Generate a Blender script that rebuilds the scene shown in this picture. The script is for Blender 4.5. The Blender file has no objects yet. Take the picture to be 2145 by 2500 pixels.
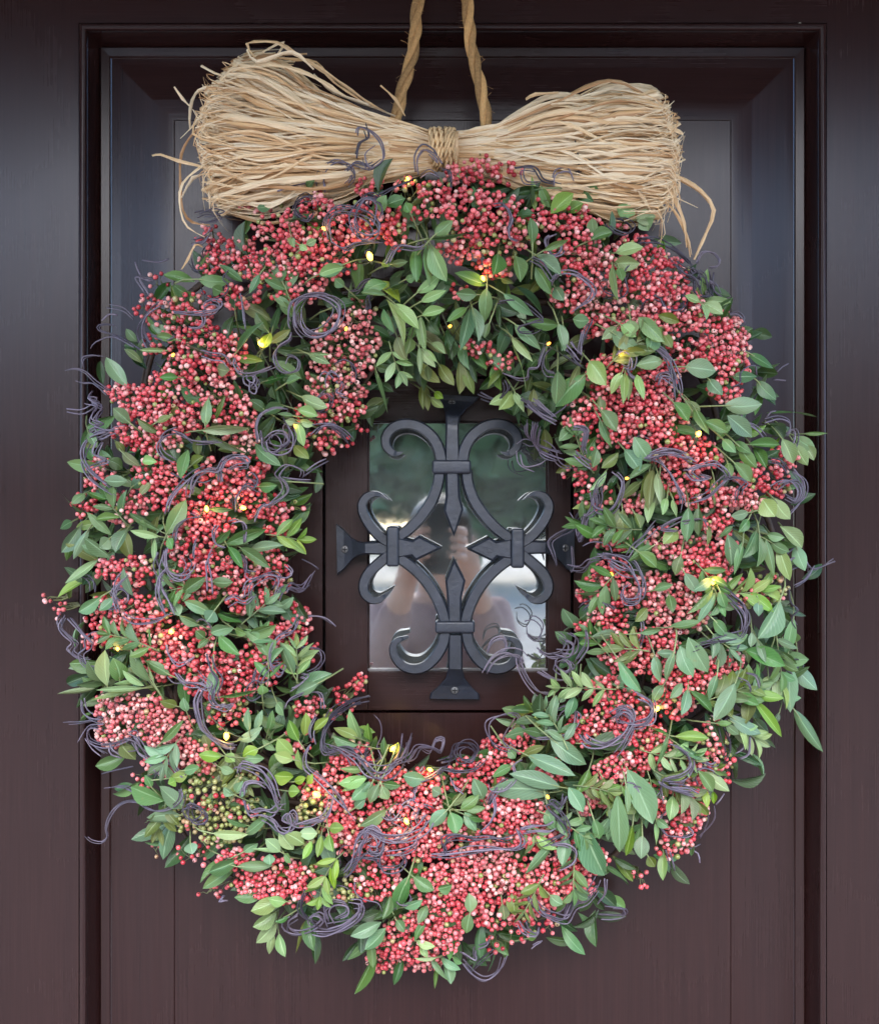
import bpy, bmesh, math, random
import numpy as np
from mathutils import Vector, Matrix
rnd = random.Random(7)
R = math.radians
sc = bpy.context.scene
COL = sc.collection

# ---------------------------------------------------------------- camera, sky, sun, exposure
S = 0.000415          # metres on the door face per pixel of the photograph
DIST = 1.15           # lens to door face
ZC = 1.50             # lens height above the step
W_PX, H_PX = 2145.0, 2500.0
cam = bpy.data.cameras.new('camera')
cam.sensor_fit = 'HORIZONTAL'; cam.sensor_width = 36.0
cam.lens = 36.0 * DIST / (W_PX * S)
cam.clip_start = 0.01; cam.clip_end = 500
camo = bpy.data.objects.new('camera', cam); COL.objects.link(camo)
camo.location = (0, -DIST, ZC); camo.rotation_euler = (R(90), 0, 0)
sc.camera = camo

SUN_EL, SUN_AZ = 39.0, 181.0      # overcast: a wide soft sun in front of the door, very slightly to the left
world = bpy.data.worlds.new('World'); sc.world = world; world.use_nodes = True
nt = world.node_tree; nt.nodes.clear()
wo = nt.nodes.new('ShaderNodeOutputWorld'); bg = nt.nodes.new('ShaderNodeBackground')
sky = nt.nodes.new('ShaderNodeTexSky'); sky.sky_type = 'NISHITA'; sky.sun_disc = False
sky.sun_elevation = R(SUN_EL); sky.sun_rotation = R(SUN_AZ)
sky.air_density = 1.0; sky.dust_density = 0.7; sky.ozone_density = 4.5
nt.links.new(sky.outputs[0], bg.inputs[0]); bg.inputs[1].default_value = 0.15
nt.links.new(bg.outputs[0], wo.inputs[0])
sun = bpy.data.lights.new('sun', 'SUN'); sun.energy = 1.3; sun.angle = R(55); sun.color = (1.0, 0.90, 0.78)
suno = bpy.data.objects.new('sun', sun); COL.objects.link(suno)
_a = R(SUN_AZ)
_d = Vector((math.sin(_a)*math.cos(R(SUN_EL)), math.cos(_a)*math.cos(R(SUN_EL)), math.sin(R(SUN_EL))))
suno.rotation_euler = (-_d).to_track_quat('-Z', 'Y').to_euler(); suno.location = _d*5
sc.view_settings.view_transform = 'Standard'; sc.view_settings.look = 'None'
sc.view_settings.exposure = 2.42; sc.view_settings.gamma = 1.0; sc.view_settings.use_curve_mapping = False

# ---------------------------------------------------------------- helpers
def P(x, y, d=0.0):
    """point at photograph position (x, y), d metres in front of the door face"""
    k = S * (DIST - d) / DIST
    return Vector(((x - W_PX/2)*k, -d, ZC + (H_PX/2 - y)*k))
def X(x): return (x - W_PX/2)*S
def Z(y): return ZC + (H_PX/2 - y)*S

def link(name, me, parent=None):
    o = bpy.data.objects.new(name, me); COL.objects.link(o)
    if parent is not None: o.parent = parent
    return o
def mesh(name, verts, faces, mats, midx=None, smooth=False, uvs=None):
    me = bpy.data.meshes.new(name)
    me.from_pydata([tuple(v) for v in verts], [], faces)
    for m in (mats if isinstance(mats, (list, tuple)) else [mats]): me.materials.append(m)
    if midx is not None: me.polygons.foreach_set('material_index', midx)
    if smooth: me.polygons.foreach_set('use_smooth', [True]*len(me.polygons))
    if uvs is not None:
        l = me.uv_layers.new(name='UVMap')
        l.data.foreach_set('uv', np.asarray(uvs, dtype=np.float32).ravel())
    me.update()
    return me
def empty(name, loc, label, cat, group=None):
    o = bpy.data.objects.new(name, None); COL.objects.link(o); o.location = loc
    o.empty_display_size = 0.05
    o['label'] = label; o['category'] = cat
    if group: o['group'] = group
    return o
def keep(o, parent):
    """parent o, whose mesh is in world coordinates, to an Empty without moving it"""
    o.parent = parent; o.location = -parent.location if o.location.length == 0 else o.location - parent.location
    return o

class N:
    """tiny node-material builder"""
    def __init__(s, name):
        s.m = bpy.data.materials.new(name); s.m.use_nodes = True
        s.t = s.m.node_tree; s.b = s.t.nodes['Principled BSDF']; s.out = s.t.nodes['Material Output']
    def n(s, typ, **kw):
        x = s.t.nodes.new(typ)
        for k, v in kw.items():
            if k.startswith('i_'):
                key = k[2:]; key = int(key) if key.isdigit() else key.replace('_', ' ')
                x.inputs[key].default_value = v
            else: setattr(x, k, v)
        return x
    def l(s, a, b): s.t.links.new(a, b)
    def ramp(s, src, stops, mode='LINEAR'):
        r = s.t.nodes.new('ShaderNodeValToRGB'); e = r.color_ramp.elements; r.color_ramp.interpolation = mode
        while len(e) < len(stops): e.new(0.5)
        for i, (p, c) in enumerate(stops):
            e[i].position = p; e[i].color = (c, c, c, 1) if isinstance(c, (int, float)) else (*c, 1)
        s.l(src, r.inputs[0]); return r.outputs[0]
    def math(s, op, a, b=None):
        x = s.t.nodes.new('ShaderNodeMath'); x.operation = op
        for i, v in enumerate((a, b)):
            if v is None: continue
            if isinstance(v, (int, float)): x.inputs[i].default_value = v
            else: s.l(v, x.inputs[i])
        return x.outputs[0]
    def mix(s, f, a, b, typ='MIX'):
        x = s.t.nodes.new('ShaderNodeMix'); x.data_type = 'RGBA'; x.blend_type = typ
        for key, v in ((0, f), (6, a), (7, b)):
            if isinstance(v, (int, float)): x.inputs[key].default_value = v
            elif isinstance(v, tuple): x.inputs[key].default_value = (*v, 1)
            else: s.l(v, x.inputs[key])
        return x.outputs[2]
    def rand(s):
        """one random number per object and per loose piece"""
        g = s.n('ShaderNodeNewGeometry'); o = s.n('ShaderNodeObjectInfo')
        return s.math('FRACT', s.math('ADD', g.outputs['Random Per Island'], s.math('MULTIPLY', o.outputs['Random'], 7.31)))
    def bump(s, h, strength, dist):
        b = s.n('ShaderNodeBump'); b.inputs['Strength'].default_value = strength; b.inputs['Distance'].default_value = dist
        s.l(h, b.inputs['Height']); s.l(b.outputs[0], s.b.inputs['Normal']); return b

# ---------------------------------------------------------------- materials
def mat_wood(name, along='Z', tone=1.0):
    m = N(name); tc = m.n('ShaderNodeTexCoord')
    mp = m.n('ShaderNodeMapping'); m.l(tc.outputs['Object'], mp.inputs[0])
    mp.inputs['Scale'].default_value = (60, 60, 1.6) if along == 'Z' else (1.6, 60, 60)
    n1 = m.n('ShaderNodeTexNoise', i_Scale=2.2, i_Detail=5.0, i_Roughness=0.6); m.l(mp.outputs[0], n1.inputs[0])
    mp2 = m.n('ShaderNodeMapping'); m.l(tc.outputs['Object'], mp2.inputs[0])
    mp2.inputs['Scale'].default_value = (320, 320, 6) if along == 'Z' else (6, 320, 320)
    n2 = m.n('ShaderNodeTexNoise', i_Scale=2.0, i_Detail=3.0); m.l(mp2.outputs[0], n2.inputs[0])
    n3 = m.n('ShaderNodeTexNoise', i_Scale=5.0, i_Detail=4.0); m.l(tc.outputs['Object'], n3.inputs[0])
    c = m.ramp(n1.outputs[0], [(0.25, tuple(v*tone for v in (0.0190, 0.0062, 0.0056))), (0.55, tuple(v*tone for v in (0.0240, 0.0080, 0.0070))), (0.8, tuple(v*tone for v in (0.0310, 0.0110, 0.0090)))])
    c = m.mix(0.22, c, m.ramp(n2.outputs[0], [(0.35, (0.010, 0.005, 0.005)), (0.65, (0.032, 0.016, 0.015))]))
    sc_ = m.math('MULTIPLY', m.ramp(n2.outputs[0], [(0.70, 0.0), (0.76, 1.0)]), m.ramp(n3.outputs[0], [(0.55, 0.0), (0.7, 0.35)]))
    c = m.mix(sc_, c, (0.10, 0.07, 0.06))
    # dust specks
    v = m.n('ShaderNodeTexVoronoi', i_Scale=26.0); m.l(tc.outputs['Object'], v.inputs[0])
    wn = m.ramp(v.outputs['Color'], [(0.93, 0.0), (0.94, 1.0)])
    sp = m.math('MULTIPLY', m.ramp(v.outputs['Distance'], [(0.018, 1.0), (0.028, 0.0)]), wn)
    c = m.mix(sp, c, (0.25, 0.23, 0.21))
    m.l(c, m.b.inputs['Base Color'])
    r = m.math('ADD', m.math('MULTIPLY', n3.outputs[0], 0.14), m.math('MULTIPLY', n2.outputs[0], 0.02))
    m.l(m.math('ADD', r, 0.19), m.b.inputs['Roughness'])
    m.b.inputs['IOR'].default_value = 1.45; m.b.inputs['Specular IOR Level'].default_value = 0.42
    m.b.inputs['Coat Weight'].default_value = 0.0; m.b.inputs['Coat Roughness'].default_value = 0.25
    m.bump(m.math('ADD', n2.outputs[0], m.math('MULTIPLY', n1.outputs[0], 0.8)), 0.06, 0.0010)
    return m.m
WOOD_V = mat_wood('dark_stained_wood_upright', 'Z'); WOOD_H = mat_wood('dark_stained_wood_cross', 'X')

def mat_iron():
    m = N('black_painted_iron'); tc = m.n('ShaderNodeTexCoord')
    n = m.n('ShaderNodeTexNoise', i_Scale=38.0, i_Detail=6.0, i_Roughness=0.65); m.l(tc.outputs['Object'], n.inputs[0])
    n2 = m.n('ShaderNodeTexNoise', i_Scale=260.0, i_Detail=3.0); m.l(tc.outputs['Object'], n2.inputs[0])
    m.l(m.ramp(n.outputs[0], [(0.35, (0.013, 0.016, 0.022)), (0.6, (0.021, 0.025, 0.036)), (0.75, (0.034, 0.038, 0.050))]), m.b.inputs['Base Color'])
    m.l(m.math('ADD', m.math('MULTIPLY', n.outputs[0], 0.25), 0.30), m.b.inputs['Roughness'])
    m.b.inputs['Specular IOR Level'].default_value = 0.52
    m.bump(m.math('ADD', m.math('MULTIPLY', n2.outputs[0], 0.3), n.outputs[0]), 0.28, 0.003)
    return m.m
IRON = mat_iron()

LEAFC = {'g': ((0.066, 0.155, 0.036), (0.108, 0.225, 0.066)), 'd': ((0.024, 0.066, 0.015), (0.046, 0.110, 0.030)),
         'l': ((0.180, 0.295, 0.092), (0.265, 0.395, 0.150)), 'b': ((0.088, 0.185, 0.080), (0.170, 0.295, 0.142)),
         'o': ((0.095, 0.135, 0.026), (0.155, 0.205, 0.052)), 'v': ((0.120, 0.245, 0.024), (0.195, 0.330, 0.050))}
def mat_leaf(key):
    (a, b) = LEAFC[key]
    m = N('leaf_' + {'g': 'mid_green', 'd': 'dark_green', 'l': 'pale_green', 'b': 'blue_green', 'o': 'olive', 'v': 'fresh_green'}[key])
    r = m.rand(); uv = m.n('ShaderNodeUVMap'); sx = m.n('ShaderNodeSeparateXYZ'); m.l(uv.outputs[0], sx.inputs[0])
    u = m.math('ABSOLUTE', m.math('SUBTRACT', sx.outputs[0], 0.5)); v = sx.outputs[1]
    tc = m.n('ShaderNodeTexCoord')
    n = m.n('ShaderNodeTexNoise', i_Scale=55.0, i_Detail=4.0); 
    cv = m.n('ShaderNodeCombineXYZ'); m.l(sx.outputs[0], cv.inputs[0]); m.l(v, cv.inputs[1]); m.l(m.math('MULTIPLY', r, 31.0), cv.inputs[2])
    n = m.n('ShaderNodeTexNoise', i_Scale=4.0, i_Detail=4.0); m.l(cv.outputs[0], n.inputs[0])
    base = m.mix(m.math('ADD', m.math('MULTIPLY', r, 0.75), m.math('MULTIPLY', n.outputs[0], 0.35)), a, b)
    hs = m.n('ShaderNodeHueSaturation'); m.l(m.math('ADD', 0.462, m.math('MULTIPLY', m.math('FRACT', m.math('MULTIPLY', r, 13.7)), 0.055)), hs.inputs[0])
    m.l(m.math('ADD', 0.8, m.math('MULTIPLY', m.math('FRACT', m.math('MULTIPLY', r, 5.3)), 0.3)), hs.inputs[1]); m.l(m.math('ADD', .72, m.math('MULTIPLY', m.math('FRACT', m.math('MULTIPLY', r, 23.1)), .5)), hs.inputs[2]); m.l(base, hs.inputs[4]); base = hs.outputs[0]
    # side veins run forward from the midrib
    ph = m.math('SUBTRACT', m.math('MULTIPLY', v, 9.0), m.math('MULTIPLY', u, 7.0))
    vein = m.math('ABSOLUTE', m.math('SUBTRACT', m.math('FRACT', ph), 0.5))
    veinm = m.math('MULTIPLY', m.ramp(vein, [(0.0, 1.0), (0.10, 0.0)]), 0.42)
    base = m.mix(veinm, base, tuple(min(1, c*1.5 + 0.02) for c in b))
    rib = m.ramp(u, [(0.018, 1.0), (0.05, 0.0)])
    base = m.mix(m.math('MULTIPLY', rib, 0.75), base, tuple(min(1, c*1.35 + 0.09) for c in b))
    edge = m.ramp(n.outputs[0], [(0.66, 0.0), (0.74, 1.0)])
    base = m.mix(m.math('MULTIPLY', edge, 0.40), base, (0.24, 0.21, 0.07))
    g = m.n('ShaderNodeNewGeometry')
    base = m.mix(m.math('MULTIPLY', g.outputs['Backfacing'], 0.55), base, tuple(c*0.85 + 0.10 for c in b))
    m.l(base, m.b.inputs['Base Color'])
    m.b.inputs['Roughness'].default_value = 0.37; m.b.inputs['Specular IOR Level'].default_value = 0.5
    m.bump(m.math('ADD', m.math('MULTIPLY', rib, -1.0), m.math('MULTIPLY', m.ramp(vein, [(0.0, 0.0), (0.3, 1.0)]), 0.5)), 0.5, 0.0004)
    tr = m.n('ShaderNodeBsdfTranslucent'); m.l(m.mix(1.0, base, (1.3, 1.25, 0.6), 'MULTIPLY'), tr.inputs[0])
    mx = m.n('ShaderNodeMixShader'); mx.inputs[0].default_value = 0.16
    m.l(m.b.outputs[0], mx.inputs[1]); m.l(tr.outputs[0], mx.inputs[2]); m.l(mx.outputs[0], m.out.inputs[0])
    return m.m
LEAF = {k: mat_leaf(k) for k in LEAFC}

def mat_berry(name, stops):
    m = N(name); r = m.rand()
    c = m.ramp(r, stops); tc = m.n('ShaderNodeTexCoord')
    n = m.n('ShaderNodeTexNoise', i_Scale=260.0, i_Detail=3.0); m.l(tc.outputs['Object'], n.inputs[0])
    c = m.mix(m.ramp(n.outputs[0], [(0.54, 0.0), (0.74, 0.22)]), c, (0.72, 0.36, 0.30) if 'green' not in name else (0.45, 0.42, 0.22))
    m.l(c, m.b.inputs['Base Color'])
    m.b.inputs['Roughness'].default_value = 0.30; m.b.inputs['Specular IOR Level'].default_value = 0.6
    m.b.inputs['Subsurface Weight'].default_value = 0.0
    m.bump(n.outputs[0], 0.15, 0.0006)
    return m.m
BERRY = {'r': mat_berry('berry_red', [(0.0, (0.36, 0.018, 0.030)), (0.22, (0.60, 0.052, 0.066)), (0.6, (0.76, 0.125, 0.135)), (0.88, (0.84, 0.25, 0.25)), (1.0, (0.90, 0.48, 0.44))]),
         'p': mat_berry('berry_pale_pink', [(0.0, (0.48, 0.06, 0.07)), (0.4, (0.62, 0.15, 0.15)), (0.75, (0.74, 0.30, 0.27)), (1.0, (0.86, 0.56, 0.48))]),
         'g': mat_berry('berry_unripe_green', [(0.0, (0.20, 0.24, 0.055)), (0.5, (0.32, 0.34, 0.11)), (0.8, (0.42, 0.36, 0.16)), (1.0, (0.50, 0.24, 0.14))])}
def plain(name, col, rough=0.6, scale=60.0, var=0.35, bump=0.2, dist=0.0006, spec=0.5, island=True):
    m = N(name); tc = m.n('ShaderNodeTexCoord'); n = m.n('ShaderNodeTexNoise', i_Scale=scale, i_Detail=5.0)
    m.l(tc.outputs['Object'], n.inputs[0])
    f = m.math('MULTIPLY', n.outputs[0], 1.0)
    if island: f = m.math('ADD', m.math('MULTIPLY', f, 0.5), m.math('MULTIPLY', m.rand(), 0.5))
    m.l(m.ramp(f, [(0.25, tuple(c*(1-var) for c in col)), (0.75, tuple(min(1, c*(1+var)) for c in col))]), m.b.inputs['Base Color'])
    m.b.inputs['Roughness'].default_value = rough; m.b.inputs['Specular IOR Level'].default_value = spec
    if bump: m.bump(n.outputs[0], bump, dist)
    return m.m
CALYX = plain('berry_calyx', (0.10, 0.035, 0.025), 0.8)
STEM = plain('berry_twiglet', (0.13, 0.14, 0.055), 0.6)
STALK = plain('leaf_stalk', (0.20, 0.24, 0.10), 0.5)
TWIG = plain('brown_twig', (0.060, 0.034, 0.022), 0.75, 120, 0.4, 0.5, 0.001)
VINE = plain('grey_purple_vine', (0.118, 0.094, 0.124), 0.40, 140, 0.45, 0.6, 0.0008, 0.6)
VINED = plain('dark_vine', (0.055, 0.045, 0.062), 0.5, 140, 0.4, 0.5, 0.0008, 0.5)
RAFFIA = None
def mat_raffia():
    m = N('dried_raffia'); r = m.rand(); uv = m.n('ShaderNodeUVMap'); mp = m.n('ShaderNodeMapping'); m.l(uv.outputs[0], mp.inputs[0])
    mp.inputs['Scale'].default_value = (9, 3.0, 1); cmb = m.n('ShaderNodeCombineXYZ'); m.l(m.math('MULTIPLY', r, 50.0), cmb.inputs[2])
    ad = m.n('ShaderNodeVectorMath', operation='ADD'); m.l(mp.outputs[0], ad.inputs[0]); m.l(cmb.outputs[0], ad.inputs[1])
    n = m.n('ShaderNodeTexNoise', i_Scale=1.0, i_Detail=3.0); m.l(ad.outputs[0], n.inputs[0])
    c = m.ramp(r, [(0.0, (0.46, 0.23, 0.09)), (0.18, (0.76, 0.47, 0.22)), (0.5, (0.93, 0.69, 0.40)), (1.0, (0.96, 0.81, 0.57))])
    c = m.mix(m.ramp(n.outputs[0], [(0.3, 0.0), (0.75, 0.6)]), c, (0.45, 0.27, 0.14))
    m.l(c, m.b.inputs['Base Color']); m.b.inputs['Roughness'].default_value = 0.5
    m.bump(n.outputs[0], 0.4, 0.0006)
    tr = m.n('ShaderNodeBsdfTranslucent'); m.l(c, tr.inputs[0]); mx = m.n('ShaderNodeMixShader'); mx.inputs[0].default_value = 0.14
    m.l(m.b.outputs[0], mx.inputs[1]); m.l(tr.outputs[0], mx.inputs[2]); m.l(mx.outputs[0], m.out.inputs[0])
    return m.m
RAFFIA = mat_raffia()
JUTE = plain('jute_rope', (0.50, 0.28, 0.11), 0.75, 420, 0.45, 0.8, 0.001, 0.3)
TWINE = plain('jute_twine', (0.62, 0.42, 0.22), 0.75, 500, 0.4, 0.8, 0.0008, 0.3)
WIRE = plain('lamp_wire', (0.05, 0.06, 0.03), 0.4)
def mat_glow(name, col, s):
    m = N(name); m.b.inputs['Base Color'].default_value = (*col, 1)
    m.b.inputs['Emission Color'].default_value = (*col, 1); m.b.inputs['Emission Strength'].default_value = s
    m.b.inputs['Roughness'].default_value = 0.2
    return m.m

# ---------------------------------------------------------------- geometry helpers
def catmull(pts, step):
    pts = [Vector(p) for p in pts]
    if len(pts) == 2: pts = [pts[0], (pts[0]+pts[1])/2, pts[1]]
    q = [pts[0]*2-pts[1]] + pts + [pts[-1]*2-pts[-2]]
    out = []
    for i in range(1, len(q)-2):
        a, b, c, d = q[i-1:i+3]; n = max(2, int((c-b).length/step))
        for k in range(n):
            t = k/n
            out.append(0.5*((2*b) + (c-a)*t + (2*a-5*b+4*c-d)*t*t + (3*b-a-3*c+d)*t**3))
    out.append(pts[-1]); return out
def tube(pts, rad, sides=5, cap=True, V=None, F=None):
    """append a tube along pts; rad a number or a list"""
    V = [] if V is None else V; F = [] if F is None else F
    n = len(pts); base = len(V); up = Vector((0.3, 1, 0.2)).normalized(); prev = None
    for i, p in enumerate(pts):
        t = (pts[min(i+1, n-1)] - pts[max(i-1, 0)])
        t = t.normalized() if t.length > 1e-9 else Vector((0, 0, 1))
        a = (prev - t*prev.dot(t)) if prev is not None else (up - t*up.dot(t))
        if a.length < 1e-6: a = t.orthogonal()
        a.normalize(); prev = a; b = t.cross(a)
        r = rad[i] if isinstance(rad, (list, tuple)) else rad
        for k in range(sides):
            th = 2*math.pi*k/sides
            V.append(p + a*(math.cos(th)*r) + b*(math.sin(th)*r))
    for i in range(n-1):
        for k in range(sides):
            k2 = (k+1) % sides
            F.append((base+i*sides+k, base+i*sides+k2, base+(i+1)*sides+k2, base+(i+1)*sides+k))
    if cap:
        F.append(tuple(base+k for k in reversed(range(sides)))); F.append(tuple(base+(n-1)*sides+k for k in range(sides)))
    return V, F
def box_vf(x0, x1, y0, y1, z0, z1, V, F):
    b = len(V)
    V += [Vector(p) for p in ((x0,y0,z0),(x1,y0,z0),(x1,y1,z0),(x0,y1,z0),(x0,y0,z1),(x1,y0,z1),(x1,y1,z1),(x0,y1,z1))]
    F += [tuple(b+i for i in f) for f in ((0,3,2,1),(4,5,6,7),(0,1,5,4),(1,2,6,5),(2,3,7,6),(3,0,4,7))]
def bevel(o, w, seg=2, ang=35):
    m = o.modifiers.new('bevel', 'BEVEL'); m.width = w; m.segments = seg; m.limit_method = 'ANGLE'; m.angle_limit = R(ang)
    w2 = o.modifiers.new('wn', 'WEIGHTED_NORMAL'); w2.keep_sharp = True
    o.data.polygons.foreach_set('use_smooth', [True]*len(o.data.polygons))
# ---------------------------------------------------------------- survey of the wreath
# Positions were measured off the photograph in patches: origin (x, y) and magnification of each patch.
TILE = {'L': (150, 700, 2.54), 'R': (1300, 800, 2.1041), 'C': (100, 1500, 2.2225), 'D': (800, 1700, 1.9756),
        'E': (800, 500, 2.9633), 'F': (0, 0, 1.6586), 'G': (1072, 0, 1.657), 'H': (750, 900, 2.3027),
        'I': (1500, 1550, 2.96), 'J': (1150, 450, 2.2225), 'O': (0, 0, 0.82889)}
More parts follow.
